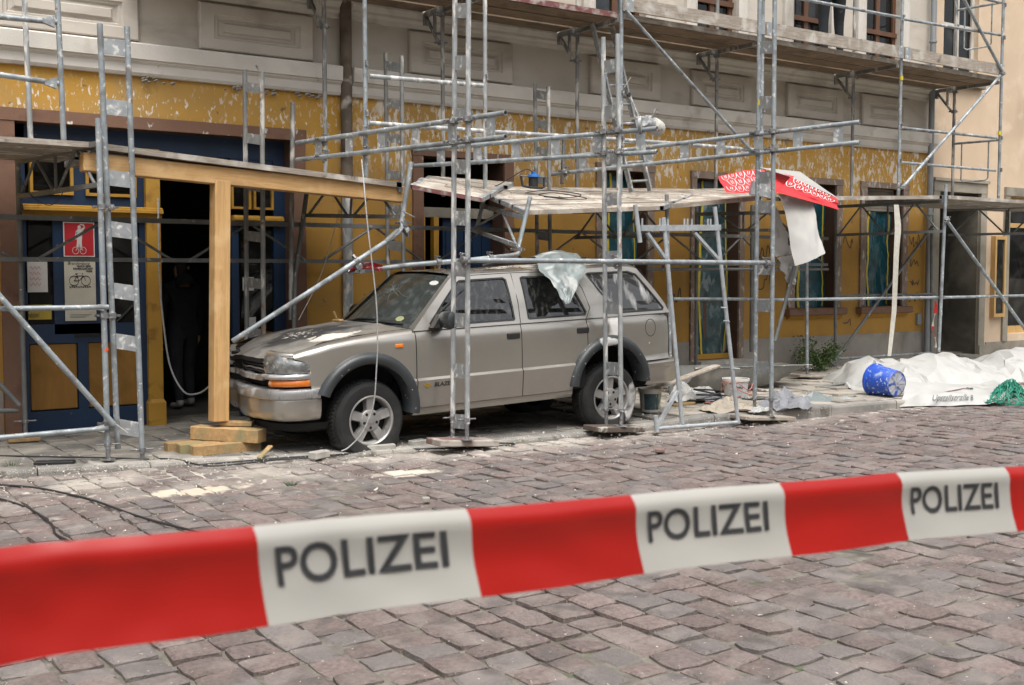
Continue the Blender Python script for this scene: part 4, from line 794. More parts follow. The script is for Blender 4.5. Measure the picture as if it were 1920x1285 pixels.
M['rim'] = mat('alloy_wheel', (.33,.325,.315), .4, .6, .08, 10, .05, 60, [((.30,.28,.25), 7, .62, .08, None)], 'obj'); M['tyre'] = mat('tyre_rubber', (.012,.012,.012), .85, 0, .3, 12, .3, 80, [((.03,.029,.027), 5, .62, .10, None)], 'obj')
M['tyre_plaster'] = mat('plaster_splashed_tyre', (.012,.012,.012), .85, 0, .3, 12, .3, 80, [((.50,.49,.47), 11, .60, .06, ('blob', (-.24,.1,-.08), (.26,.6,.42)), (1,1,.6)), ((.03,.029,.027), 5, .58, .10, None)], 'obj')
M['car_glass'] = glass('tinted_car_glass', (.20,.22,.22), (.36,.36,.34), .16, 30, .01, (1,1,.35), 1.9); M['screen_glass'] = glass('dusty_windscreen', (.36,.42,.40), (.30,.34,.32), .24, 14, .10, (1,.7,.5), 1.6)
M['quarter_glass'] = glass('plaster_run_glass', (.18,.20,.20), (.60,.60,.58), .95, 6, .05, (1.4,1,.35), 1.9)
M['gold'] = mat('gold_badge', (.55,.36,.08), .35, .8, .05, 10); M['seat'] = mat('grey_seat', (.07,.068,.065), .9, 0, .2, 8)
def ring_y(x, z):
    y = .802+.030*math.sin(math.pi*max(0, min(1, (z-.28)/.86)))
    if z < .668: y += .022*min(1, (.668-z)/.022)
    if z > 1.0: y -= .035*((z-1.0)/.12)**2
    if x > 1.70: y -= .055*((x-1.70)/.3)**2.2
    if x < -1.85: y -= .045*((-1.85-x)/.3)**2
    return y
ARF, ARR, RA = (1.39,.425), (-1.325,.395), .455
def zlow(x, c, sill=.40):
    d = x-c[0]; return max(sill, c[1]+math.sqrt(RA*RA-d*d)) if abs(d) < RA else sill
HZ = [(.85,1.115),(1.2,1.10),(1.5,1.075),(1.75,1.045),(1.95,1.0),(2.08,.965),(2.2,.935)]
hz = lambda x: interp(x, HZ)
def col_strip(xs, zl, zh, extra=None, side=1, nrow=14):
    mb = MB(); cols = []
    for x in xs:
        a, b = zl(x), zh(x); zz = [a+(b-a)*i/nrow for i in range(nrow+1)]
        for zc_ in (.646, .668):                 # snap rows to the moulding crease
            k = min(range(nrow+1), key=lambda i: abs(zz[i]-zc_))
            if a < zc_ < b and 0 < k < nrow and abs(zz[k]-zc_) < (b-a)/nrow: zz[k] = zc_
        c = [(x, side*ring_y(x, z), z) for z in sorted(zz)]
        if extra: c += [(p[0], side*p[1], p[2]) for p in extra(x)]
        cols.append(c)
    n = len(cols[0])
    mb.add([sh(p) for c in cols for p in c], [(i*n+j, i*n+j+1, (i+1)*n+j+1, (i+1)*n+j) for i in range(len(cols)-1) for j in range(n-1)]); return mb
def xs_arch(a, b, c, n=26):
    s_ = {a, b}; s_ |= {lerp(a, b, i/n) for i in range(n+1)}; s_ |= {c[0]+RA*math.cos(math.pi*i/28) for i in range(29) if a < c[0]+RA*math.cos(math.pi*i/28) < b}
    s_ |= {c[0]-RA-.001, c[0]+RA+.001} ; return sorted(x for x in s_ if a <= x <= b)
zsh = lambda x: hz(x)-.045
fend_x = lambda x: [(x, ring_y(x, zsh(x))-.012, hz(x)-.022), (x, ring_y(x, zsh(x))-.035, hz(x)-.006), (x, min(.712, ring_y(x, .9)-.075), hz(x)+.004)]
for sd in (1, -1):
    tag(col_strip(xs_arch(.905, 2.05, ARF), lambda x: zlow(x, ARF, .40 if x < 1.2 else .66) if x < 1.925 else .885+.35*(x-1.925), zsh, fend_x, sd).build('front_wing', CP, car, 35))
    # doors
    def door(xl, xr, name):
        mb = MB(); zz = [.40,.46,.52,.58,.62,.646,.668,.72,.80,.88,.95,1.0,1.03,1.06,1.09,1.12]; n = 10; g_ = []
        for z in zz: a, b = xl(z), xr(z); g_.append([sh((lerp(a, b, i/n), sd*ring_y(lerp(a, b, i/n), z), z)) for i in range(n+1)])
        mb.add([p for r_ in g_ for p in r_], [(j*(n+1)+i, j*(n+1)+i+1, (j+1)*(n+1)+i+1, (j+1)*(n+1)+i) for j in range(len(zz)-1) for i in range(n)])
        return mb.build(name, CP, car, 35)
    fd = door(lambda z: .897, lambda z: -.247, 'front_door')
    arc_x = lambda z: ARR[0]+math.sqrt(max(0, (RA+.02)**2-(z-ARR[1])**2)) if z < .78 else -1.04
    rd = door(lambda z: -.255, lambda z: max(-1.04, arc_x(z)) if z < .80 else -1.04, 'rear_door')
    col_strip(xs_arch(-2.13, -1.048, ARR), lambda x: zlow(x, ARR, .62), lambda x: 1.12, None, sd).build('rear_wing', M['quarter_paint'] if sd == 1 else CP, car, 35)
    for d, hx in ((fd, -.155), (rd, -.985)):
        y = ring_y(hx, .985)+.001; a = MB(); a.bbox(hx-.075, hx+.075, y-.012, y+.012, .955, 1.012, .008); a.v = [sh((p[0], sd*p[1], p[2])) for p in a.v]; a.build('door_handle', M['black_rubber'], d)
    # wheel-arch flares
    for c, a0, a1, tail in ((ARF, 22, 188, .41), (ARR, 5, 178, .42)):
        prof = [(RA-.045,.70),(RA-.04,.868),(RA-.02,.884),(RA+.02,.886),(RA+.045,.872),(RA+.060,.846),(RA+.066,.80)]; cols = []
        angs = [lerp(a0, a1, i/34) for i in range(35)]
        for a in angs: cols.append([sh((c[0]+r_*math.cos(R(a)), sd*(y+(ring_y(max(-2.1, min(1.93, c[0]+r_*math.cos(R(a)))), .75)-.83)*.9), c[1]+r_*math.sin(R(a)))) for r_, y in prof])
        n = len(prof); mb = MB(); mb.add([p for q_ in cols for p in q_], [(i*n+j, i*n+j+1, (i+1)*n+j+1, (i+1)*n+j) for i in range(len(cols)-1) for j in range(n-1)]); mb.build('wheel_arch_flare', M['flare'], car, 50)
    # sill
    mb = MB(); mb.prism([sh((0,sd*.80,.33)), sh((0,sd*.82,.36)), sh((0,sd*.822,.394)), sh((0,sd*.75,.394)), sh((0,sd*.75,.33))], (.93,0,-K_*.93), (-.86,0,K_*.86)); mb.build('sill', CP, car)
    MB().prism([sh((0,sd*.77,.40)), sh((0,sd*.77,1.1)), sh((0,sd*.74,1.1)), sh((0,sd*.74,.40))], (.93,0,-K_*.93), (-1.06,0,K_*1.06)).build('inner_door', M['under'], car)
# bonnet
xw = lambda y: 1.07-.16*(y/.72)**2; xnose = lambda y: 2.225-.07*(y/.6)**2-.16*max(0, abs(y)-.5)/.2
def hoodS(u, v):
    y = lerp(-.705, .705, u); x = lerp(xw(y)+.015, xnose(y), v); t = (1-(y/.72)**2)
    z = hz(x)+.004+.052*t*(1-.5*v)-.040*max(0, v-.88)/.12+.010*math.exp(-((abs(y)-.36)/.05)**2)*(1-v)
    z += .010*nz(x*6, y*6, 2)*(v > .3)+.020*nz(x*3, y*2.5, 4)*max(0, v-.45)-.035*math.exp(-((y+.42)/.22)**2)*max(0, v-.55)/.45
    return sh((x, y, z))
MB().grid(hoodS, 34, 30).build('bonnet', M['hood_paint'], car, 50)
MB().grid(lambda u, v: (lambda p: (p[0], p[1], p[2]-.03-.01*v))(hoodS(u, 1)) if v else (lambda p: (p[0]+.004, p[1], p[2]))(hoodS(u, 1)), 34, 1).build('bonnet_lip', M['under'], car)
# cabin: roof, side frames with window openings, glass
gy = lambda z: .79-.185*(z-1.12)/.465+.014*math.sin(math.pi*max(0, min(1, (z-1.12)/.465)))
OUT = [(.925,1.098),(.70,1.32),(.46,1.535),(.40,1.575),(.2,1.588),(-.5,1.595),(-1.3,1.595),(-1.72,1.592),(-1.83,1.57),(-1.98,1.36),(-2.09,1.20),(-2.135,1.098),(-1.6,1.096),(-1.05,1.096),(-.25,1.096),(.4,1.096)]
WINS = {'front_side_window': [(.745,1.155),(.58,1.33),(.405,1.50),(.34,1.535),(-.15,1.543),(-.185,1.52),(-.198,1.14),(-.185,1.128),(.70,1.128)], 'rear_side_window': [(-.345,1.53),(-.375,1.543),(-.84,1.53),(-.92,1.485),(-1.06,1.165),(-1.04,1.128),(-.36,1.128),(-.345,1.14)],
        'quarter_window': [(-1.15,1.535),(-1.18,1.55),(-1.70,1.548),(-1.80,1.515),(-2.07,1.155),(-2.05,1.125),(-1.52,1.125),(-1.42,1.16),(-1.26,1.36)]}
def dense(poly, n=3): return [(lerp(a[0], b[0], i/n), lerp(a[1], b[1], i/n)) for a, b in zip(poly, poly[1:]+poly[:1]) for i in range(n)]
def inset(poly, d):
    n = len(poly); cx = sum(p[0] for p in poly)/n; cz = sum(p[1] for p in poly)/n; o = []
    for i in range(n):
        a, b = poly[i-1], poly[(i+1) % n]; tx, tz = b[0]-a[0], b[1]-a[1]; l = math.hypot(tx, tz) or 1; nx, nz_ = -tz/l, tx/l
        if (cx-poly[i][0])*nx+(cz-poly[i][1])*nz_ < 0: nx, nz_ = -nx, -nz_
        o.append((poly[i][0]+nx*d, poly[i][1]+nz_*d))
    return o
for sd in (1, -1):
    bm = bmesh.new(); ed = []
    for loop in [dense(OUT)]+[dense(w) for w in WINS.values()]:
        vs_ = [bm.verts.new(sh((x, sd*gy(z), z))) for x, z in loop]; ed += [bm.edges.new((vs_[i], vs_[(i+1) % len(vs_)])) for i in range(len(vs_))]
    bmesh.ops.triangle_fill(bm, edges=ed, use_beauty=True); bmesh.ops.recalc_face_normals(bm, faces=bm.faces)
    me = bpy.data.meshes.new('cabin_frame'); bm.to_mesh(me); bm.free(); me.materials.append(CP); cf = obj('cabin_frame', me, car)
    me.polygons.foreach_set('use_smooth', [True]*len(me.polygons))
    for nm, w in WINS.items():
        wd = dense(w); wi = inset(wd, .016); n = len(wd); mb = MB()
        vv = [sh((x, sd*(gy(z)+.004), z)) for x, z in wd]+[sh((x, sd*(gy(z)+.002), z)) for x, z in wi]+[sh((x, sd*(gy(z)-.02), z)) for x, z in wi]
        mb.add(vv, [(i, (i+1) % n, n+(i+1) % n, n+i) for i in range(n)]+[(n+i, n+(i+1) % n, 2*n+(i+1) % n, 2*n+i) for i in range(n)]); wo = mb.build(nm, M['black_rubber'], car)
        g_ = MB(); g_.add([sh((x, sd*(gy(z)-.010), z)) for x, z in wi], [tuple(range(n))]); g_.build('pane', M['quarter_glass' if nm[0] == 'q' else 'car_glass'], wo)
    for pts in ([(-.251,1.10),(-.262,1.3),(-.255,1.575)], [(-1.042,1.10),(-1.11,1.2),(-1.06,1.40),(-1.0,1.50),(-.93,1.568)], [(-.93,1.572),(-.26,1.580),(.38,1.572)]):
        L3 = [sh((x, sd*(gy(z)+.0005), z)) for x, z in pts]; MB().tube(L3, .0035, 6).build('door_gap', M['under'], car)
    # strip between windscreen and side frame
    A = [(.925,1.098),(.70,1.32),(.46,1.535),(.40,1.575)]; wsE = lambda v: (lerp(.90,.405,v), lerp(.705,.565,v), lerp(1.115,1.577,v))
    mb = MB(); vv = []
    for i, (x, z) in enumerate(A):
        v = max(0, min(1, (z-1.10)/.475)); e = wsE(v); vv += [sh((x, sd*gy(z), z)), sh((e[0]+.012, sd*(e[1]+.01), e[2]+.012))]
    mb.add(vv, [(2*i, 2*i+1, 2*i+3, 2*i+2) for i in range(3)]); mb.build('windscreen_pillar', CP, car, True)
def wsS(u, v):
    s_ = 2*u-1; k = 1-s_*s_; return sh((lerp(.90+.155*k, .405+.075*k, v), s_*lerp(.705,.565,v), lerp(1.115+.055*k, 1.577+.022*k, v)-.004))
ws = MB().grid(wsS, 20, 10).build('windscreen', M['screen_glass'], car, True)
M['sticker'] = mat('pale_sticker', (.22,.24,.12), .6, 0, .3, 60); cr = MB(); rg = random.Random(2); cu_, cv_ = .45, .66; WS2 = lambda u, v: tuple(a+b for a, b in zip(wsS(u, v), (.004, 0, .004)))
cl = []
for i in range(26):
    a = rg.uniform(0, 6.28); l = rg.uniform(.05, .26) if i > 4 else .33; p = [(cu_, cv_)]
    for j in range(1, 6): a += rg.uniform(-.25, .25); p.append((max(.02, min(.98, p[-1][0]+math.cos(a)*l/5)), max(.02, min(.98, p[-1][1]+math.sin(a)*l/5*1.6))))
    cl.append(p)
for r_ in (.03, .06, .10): cl += [arc(cu_, cv_, r_, r_*1.5, a0, a0+rg.uniform(20, 50), 4) for a0 in range(0, 360, 60)]
strokes(cr, cl, .0028, WS2); M['crack'] = mat('glass_crack', (.22,.25,.24), .4, 0, .1, 30); tag(cr.build('star_crack', M['crack'], ws), 'star-shaped crack in the windscreen')
for u0, v0, w_, h_, mm in ((.90,.84,.05,.045,'paper'),(.87,.13,.035,.05,'sticker')):
    mb = MB(); mb.add([WS2(u0+w_*math.cos(t*.7854), v0+h_*math.sin(t*.7854)) for t in range(8)], [tuple(range(8))]); mb.build('screen_sticker', M[mm], ws)
mb = MB(); mb.grid(lambda u, v: (lambda a, b: tuple(lerp(a[k], b[k], v) for k in range(3)))((lambda p: (p[0]-.02, p[1], p[2]-.02))(hoodS(u, 0)), (lambda p: (p[0]+.01, p[1], p[2]+.004))(wsS(u, 0))), 20, 1); mb.build('scuttle', M['black_rubber'], car)
for u0, u1 in ((.30,.66),(.62,.93)):
    p0, p1 = WS2(u0, -.04), WS2(u1, .05); MB().tube([p0, tuple(lerp(a, b, .5)+c for a, b, c in zip(p0, p1, (.02,0,.02))), p1], .011, 6).build('wiper', M['black_rubber'], car)
def roofS(u, v):
    s_ = 2*u-1; y = s_*.605; x = lerp(.40+.08*(1-s_*s_), -1.83, v); z = 1.59+.045*(1-s_**4)-.012*max(0, v-.8)/.2-.018*max(0, .12-v)/.12
    z += -.045*math.exp(-((x+.15)/.35)**2-((y+.1)/.35)**2)+.008*nz(x*4, y*4, 7); return sh((x, y, z))
M['roof_paint'] = paint('littered_roof_paint', [((.20,.17,.14), 14, .54, .05, ('blob', (-.2,.1,1.6), (.7,.6,.6))), ((.50,.47,.41), 5, .50, .1, ('blob', (-.9,.2,1.6), (1.2,.7,.6)))])
MB().grid(roofS, 22, 30).build('roof', M['roof_paint'], car, 50)
for sd in (1, -1):
    L3 = [sh((x, sd*.50, 1.655+(.028 if -1.5 < x < -.1 else 0))) for x in (.0,-.12,-.6,-1.1,-1.5,-1.62)]; MB().tube(L3, .016, 8).build('roof_rail', M['black_rubber'], car, True)
for x_ in (-.35, -1.25): MB().tube([sh((x_,-.5,1.69)), sh((x_,.5,1.69))], .014, 8).build('roof_rack_bar', M['black_rubber'], car, True)
# tail
mb = MB(); mb.grid(lambda u, v: sh((interp(v, [(0,-1.83),(.12,-1.86),(.5,-2.10),(.56,-2.14),(1,-2.15)]), (2*u-1)*interp(v, [(0,.60),(.5,.775),(1,.79)]), interp(v, [(0,1.585),(.12,1.56),(.5,1.12),(1,.60)]))), 8, 16); mb.build('tailgate', CP, car, 40)
MB().grid(lambda u, v: sh((lerp(-1.885,-2.10,v)-.008, (2*u-1)*lerp(.54,.68,v), lerp(1.53,1.15,v))), 6, 4).build('rear_window', M['car_glass'], car)
for sd in (1, -1): MB().bbox(-2.165, -2.10, min(sd*.60, sd*.73), max(sd*.60, sd*.73), .72, 1.04, .01).build('tail_lamp', mat('tail_lamp_red', (.25,.01,.01), .25, coat=.5), car)
PB = [(-1.80,.845),(-2.0,.845),(-2.2,.82),(-2.29,.76),(-2.33,.6),(-2.34,0)]; PB = PB+[(x, -y) for x, y in PB[-2::-1]]
def sweep(plan, prof, name, m_, smooth=40):        # prof: (offset outwards, z)
    mb = MB(); n = len(prof); vv = []
    for i, (x, y) in enumerate(plan):
        a, b = plan[max(i-1, 0)], plan[min(i+1, len(plan)-1)]; tx, ty = b[0]-a[0], b[1]-a[1]; l = math.hypot(tx, ty); nx, ny = -ty/l, tx/l
        if nx*(x-0)+ny*y < 0: nx, ny = -nx, -ny
        vv += [sh((x+nx*o, y+ny*o, z)) for o, z in prof]
    mb.add(vv, [(i*n+j, i*n+j+1, (i+1)*n+j+1, (i+1)*n+j) for i in range(len(plan)-1) for j in range(n-1)]); return mb.build(name, m_, car, smooth)
sweep(PB, [(-.10,.36),(-.03,.365),(.0,.40),(.006,.54),(.02,.555),(.022,.585),(.0,.605),(-.12,.61)], 'rear_bumper', CP)
# nose
PN = [(1.84,.815),(1.95,.815),(2.06,.785),(2.14,.73),(2.20,.64),(2.25,.5),(2.29,.3),(2.305,0)]; PN = PN+[(x, -y) for x, y in PN[-2::-1]]
def dented(plan): return [(x-.10*math.exp(-((y+.35)/.3)**2)+.012*nz(y*7, 3.1), y) for x, y in plan]
PD = dented([(lerp(a[0], b[0], t), lerp(a[1], b[1], t)) for a, b in zip(PN, PN[1:]) for t in (0, .33, .66)]+[PN[-1]])
sweep(PD, [(-.12,.668),(-.02,.668),(.002,.660),(.008,.645),(.008,.596),(.0,.582),(-.015,.574)], 'front_bumper', M['chrome'])
sweep([(x-.012, y*.985) for x, y in PD], [(.0,.574),(.004,.56),(.0,.47),(-.012,.42),(-.03,.395),(-.12,.37)], 'bumper_skirt', CP)
sweep([(x-.10, y*.93) for x, y in PD], [(.0,.36),(-.03,.30),(-.12,.27)], 'air_dam', M['under'])
for sd in (1, -1): MB().lathe([(.05,-.02),(.05,.012),(.04,.016)], 16, sh((2.13, sd*.45, .46)), (1,sd*.2,0)).build('fog_lamp', M['under'], car, True)
lampP = [(1.925,.797),(2.02,.765),(2.10,.712),(2.155,.645),(2.19,.56),(2.205,.47)]
def lamp(name, z0, z1, m_, off=0.0, pl=lampP, sd=1, thick=.05, brk=0):
    mb = MB(); n = len(pl); S_ = lambda u, v: None; nv = 6; vv = []
    for j in range(nv+1):
        v = j/nv
        for i, (x, y) in enumerate(pl):
            t = i/(n-1); zt_ = z1(t); zb2 = z0(t); bul = .014*math.sin(math.pi*v); vv.append(sh((x+off+bul, sd*(y+.4*off+bul*.4), lerp(zb2, zt_, v))))
    mb.add(vv, [(j*n+i, j*n+i+1, (j+1)*n+i+1, (j+1)*n+i) for j in range(nv) for i in range(n-1)])
    b = len(mb.v); ring_ = [i for i in range(n)]+[j*n+n-1 for j in range(1, nv+1)]+[nv*n+i for i in range(n-2, -1, -1)]+[j*n for j in range(nv-1, 0, -1)]
    mb.v += [(mb.v[i][0]-thick, mb.v[i][1]-sd*thick*.3, mb.v[i][2]) for i in ring_]; m__ = len(ring_)
    f = [(ring_[i], ring_[(i+1) % m__], b+(i+1) % m__, b+i) for i in range(m__)]; mb.f += f; mb.m += [0]*len(f)
    return mb.build(name, m_, car, 50)
for sd in (1, -1):
    lamp('headlamp', lambda t: .803, lambda t: lerp(.885, .955, min(1, t*1.6)), M['lens'], 0, lampP, sd)
    lamp('headlamp_panel', lambda t: .93, lambda t: lerp(.965, .992, t), CP, -.03, [(x, y-.01) for x, y in lampP], sd)
    lamp('chrome_strip', lambda t: .752, lambda t: .797, M['chrome'], .022, [(x+.008, y+.004) for x, y in lampP], sd)
    lamp('indicator', lambda t: .690, lambda t: .747, M['amber'], .012, [(x, y) for x, y in lampP[:-1]], sd)
    mb = MB(); mb.bbox(1.03, 1.115, .838, .858, .93, .965, .006); mb.v = [sh((p[0], sd*(p[1]-.028), p[2]+.03)) for p in mb.v]; mb.build('side_repeater', M['amber'], car)
MB().prism([sh((2.14,0,.67)), sh((2.17,0,.93)), sh((2.05,0,.95)), sh((2.05,0,.67))], (0,-.56,0), (0,.56,0)).build('grille_recess', M['under'], car)
for i in range(6):
    z = .775+.028*i; pts = [sh((2.20-.02*abs(y)*1.5-.05*math.exp(-((y+.3)/.2)**2)+.01*nz(y*9, i), y, z+.014*nz(y*6, i*2.3))) for y in [lerp(-.46, .46, k/12) for k in range(13)]]
    MB().tube(pts, .008, 6).build('grille_bar', M['black_rubber'] if i % 2 else M['chrome'], car, True)
pts = [(2.225-.02*abs(y)-.05*math.exp(-((y+.3)/.2)**2), y, .757+.010*nz(y*5, 8)) for y in [lerp(-.47, .47, k/12) for k in range(13)]]
mb = MB()
for a, b in zip(pts, pts[1:]): mb.beam(sh(a), sh(b), .03, .045)
mb.build('grille_strip', M['chrome'], car)
# chassis, interior
ch = MB(); ch.box(-2.05, 2.05, -.55, .55, .30, .62); ch.box(1.0, 2.1, -.55, .55, .5, .86); ch.box(-2.05, -1.0, -.55, .55, .5, .9); ch.box(-.8, .95, -.72, .72, .32, .44); ch.box(-2.1, -1.8, -.74, .74, .40, .85); ch.v = [sh(p) for p in ch.v]; ch.build('chassis', M['under'], car)
for hx in (1.359, -1.359): MB().tube([(hx,-.62,.31), (hx,.62,.31)], .045, 8).build('axle', M['under'], car)
dsh = MB(); dsh.prism([sh((1.0,0,1.08)), sh((.72,0,1.10)), sh((.62,0,1.05)), sh((.66,0,.7)), sh((1.0,0,.7))], (0,-.68,0), (0,.68,0)); dsh.build('dashboard', M['under'], car)
MB().lathe([(.18,-.012),(.20,0),(.18,.012)], 20, sh((.52,.36,1.07)), (1,0,.45), True).build('steering_wheel', M['under'], car)
for x_, y_ in ((.05,.36),(.05,-.36),(-.85,.33),(-.85,-.33)):
    mb = MB(); mb.bbox(x_-.05, x_+.45, y_-.24, y_+.24, .55, .75, .04); mb.bbox(x_-.16, x_-.02, y_-.23, y_+.23, .7, 1.30, .04); mb.bbox(x_-.15, x_-.05, y_-.12, y_+.12, 1.33, 1.48, .03); mb.v = [sh(p) for p in mb.v]; mb.build('seat', M['seat'], car)
# mirrors
for sd in (1, -1):
    mb = MB(); mb.lathe([(.02,-.09),(.075,-.08),(.088,-.02),(.092,.03),(.085,.075),(.05,.09)], 14, (0,0,0), (0,1,0)); mb.v = [sh((.63+p[0]*.75-.0, sd*(.935+p[1]*1.2), 1.19+p[2]*.95)) for p in mb.v]; mi = mb.build('door_mirror', M['flare'], car, True)
    mb = MB(); mb.prism([sh((.76,sd*.78,1.12)), sh((.60,sd*.78,1.12)), sh((.60,sd*.76,1.22)), sh((.66,sd*.76,1.24))], (0,0,0), (0,sd*.10,-.0)); mb.build('mirror_foot', M['black_rubber'], mi)
# fuel flap, badge, lettering
mb = MB(); fy = lambda x, z: ring_y(x, z)+.0015
strokes(mb, [arc(-1.86, .955, .068, .088, 0, 360, 28)], .006, lambda u, v: sh((u, fy(u, v), v))); mb.build('fuel_flap_gap', M['under'], car)
vv, ff = text2d('BLAZER', .052, .0012, .25); mb = MB(); mb.add([sh((.735-p[0]*1.12, ring_y(.6,.6)+.003, .583+p[1])) for p in vv], ff); mb.build('model_lettering', M['black_rubber'], car)
mb = MB(); bt = [(-.03,-.010),(-.012,-.010),(-.012,-.02),(.016,-.02),(.016,-.010),(.034,-.010),(.028,.010),(.012,.010),(.012,.02),(-.016,.02),(-.016,.010),(-.036,.010)]
mb.prism([sh((.80-p[0]*1.15, ring_y(.8,.6)+.001, .60+p[1])) for p in bt], (0,0,0), (0,.005,0)); mb.build('gold_emblem', M['gold'], car)
# wheels
def wheel(x, sd, steer, flat, tm):
    root = MB(); NN = 48; HR = .348
    prof = [(.222,-.115),(.25,-.122),(.31,-.120),(.338,-.098),(.350,-.06),(.352,0),(.350,.06),(.338,.098),(.31,.120),(.25,.122),(.222,.115)]
    root.lathe(prof, NN, (0,0,0), (0,1,0), True); root.v = [(p[0]*(1+(.10 if p[2] < -.2 else 0)*flat/.08), p[1]*(1+1.0*flat/.08*.35*max(0, -p[2]-.1)/.25), max(p[2], -HR+flat)) for p in root.v]
    w = root.build('wheel', tm, car, 35); w.location = (x, sd*.695, .348-flat*.9); w.rotation_euler = (0, 0, steer)
    tr = MB()
    for i in range(64):
        a = 2*math.pi*i/64
        for y, o_ in ((-.075,0),(-.035,.05),(.0,.02),(.035,.05),(.075,0)):
            b = a+o_; r0, r1 = .346, .3595; 
            if math.sin(b) < -.80: continue
            c, s_ = math.cos(b), math.sin(b); dt = V((-s_,0,c))*.0115; ax = V((0,1,0))*.0145; rr = V((c,0,s_))
            p0 = rr*r0+V((0,y,0)); p1 = rr*(r1-(.012 if abs(y) > .07 else 0))+V((0,y,0)); tr.hexa([p0-dt-ax, p0+dt-ax, p0+dt+ax, p0-dt+ax, p1-dt-ax, p1+dt-ax, p1+dt+ax, p1-dt+ax])
    tag(tr.build('tread_blocks', tm, w), kind='stuff')
    s = sd
    rim = MB(); rim.lathe([(.222,s*.112),(.226,s*.123),(.215,s*.126),(.205,s*.118),(.198,s*.085),(.190,s*.0),(.19,-s*.10)], 40, (0,0,0), (0,1,0), True); rm_ = rim.build('rim', M['rim'], w, 35)
    MB().lathe([(.0,s*.03),(.19,s*.03)], 32, (0,0,0), (0,1,0), True).build('brake_disc', M['under'], w)
    hb = MB(); hb.lathe([(.10,s*.06),(.100,s*.092),(.090,s*.104),(.034,s*.106),(.030,s*.112),(.0,s*.114)], 30, (0,0,0), (0,1,0), True); hb.build('hub', M['rim'], w, 35)
    for i in range(5):
        a = math.pi/2+2*math.pi*i/5; c, s_ = math.cos(a), math.sin(a); t = V((-s_,0,c)); rr = V((c,0,s_))
        q_ = lambda r_, tt, y: rr*r_+t*tt+V((0,s*y,0))
        sp = MB(); sp.hexa([q_(.08,-.045,.055), q_(.08,.045,.055), q_(.203,.052,.05), q_(.203,-.052,.05), q_(.08,-.034,.098), q_(.08,.034,.098), q_(.203,.040,.104), q_(.203,-.040,.104)]); sp.build('spoke', M['rim'], w)
        b = a+math.pi/5; MB().lathe([(.0135,s*.103),(.0135,s*.1075)], 12, V((math.cos(b)*.066,0,math.sin(b)*.066)), (0,1,0)).build('wheel_bolt', M['under'], w)
for sd in (1, -1):
    wheel(1.359, sd, R(4), .075, M['tyre']); wheel(-1.359, sd, 0, .03, M['tyre_plaster'] if sd == 1 else M['tyre'])
# ---------------------------------------------------------------- people
def person(name, label, J, zones, loc, rz, scale=1.0):
    """J: joint -> (x, y, z, radius); one skinned body; zones assigns a material index from the face centre and the nearest joint"""
    ed = [('pelvis','belly'),('belly','chest'),('chest','neck'),('neck','head0'),('head0','head1'),('head1','head2')]
    for s_ in 'lr':
        ed += [('chest', 'sh'+s_), ('sh'+s_, 'el'+s_), ('el'+s_, 'wr'+s_), ('wr'+s_, 'pa'+s_), ('pelvis', 'hip'+s_), ('hip'+s_, 'kn'+s_), ('kn'+s_, 'an'+s_), ('an'+s_, 'he'+s_), ('he'+s_, 'to'+s_)]
        for k in range(5): ed += [('pa'+s_, f'f{k}a'+s_), (f'f{k}a'+s_, f'f{k}b'+s_)]
    for s_, sg in (('l', 1), ('r', -1)):      # fingers: slightly curled, unequal, thumb from the side of the palm
        w, p = V(J['wr'+s_][:3]), V(J['pa'+s_][:3]); d = (p-w).normalized(); sd_ = V((0,-1,0)); sd_ = (sd_-d*sd_.dot(d)).normalized(); inn = V((-sg,0,0))
        for k, (o, l) in enumerate(((.032,.068),(.011,.08),(-.011,.076),(-.032,.06))):
            a = p+d*.03+sd_*o; b = a+d*l*.55+inn*.008; c = b+d*l*.4+inn*.03; J[f'f{k}a'+s_] = (*b, .0095); J[f'f{k}b'+s_] = (*c, .008)
        a = w.lerp(p, .45)+sd_*.045+d*.012; J['f4a'+s_] = (*a, .011); J['f4b'+s_] = (*(a+d*.045+sd_*.012+inn*.01), .009)
    names = list(J); me = bpy.data.meshes.new(name); me.from_pydata([J[k][:3] for k in names], [(names.index(a), names.index(b)) for a, b in ed], [])
    tmp = bpy.data.objects.new('tmp', me); col.objects.link(tmp); sk = tmp.modifiers.new('skin', 'SKIN'); sk.use_smooth_shade = True
    for i, k in enumerate(names):
        r_ = J[k][3]; me.skin_vertices[0].data[i].radius = r_ if isinstance(r_, tuple) else (r_, r_); me.skin_vertices[0].data[i].use_root = (k == 'pelvis')
    ss = tmp.modifiers.new('sub', 'SUBSURF'); ss.levels = 2; ss.render_levels = 2
    dg = bpy.context.evaluated_depsgraph_get(); dg.update(); m2 = bpy.data.meshes.new_from_object(tmp.evaluated_get(dg)); bpy.data.objects.remove(tmp)
    m2.materials.clear()
    for m_ in zones[0]: m2.materials.append(m_)
    pts = [(k, V(J[k][:3])) for k in names]
    for p in m2.polygons:
        c = p.center; k = min(pts, key=lambda q: (q[1]-c).length_squared)[0]; p.material_index = zones[1](k, c); p.use_smooth = True
    o = obj(name, m2); o.location = loc; o.rotation_euler = (0, 0, rz); o.scale = (scale,)*3; tag(o, label, 'person'); return o
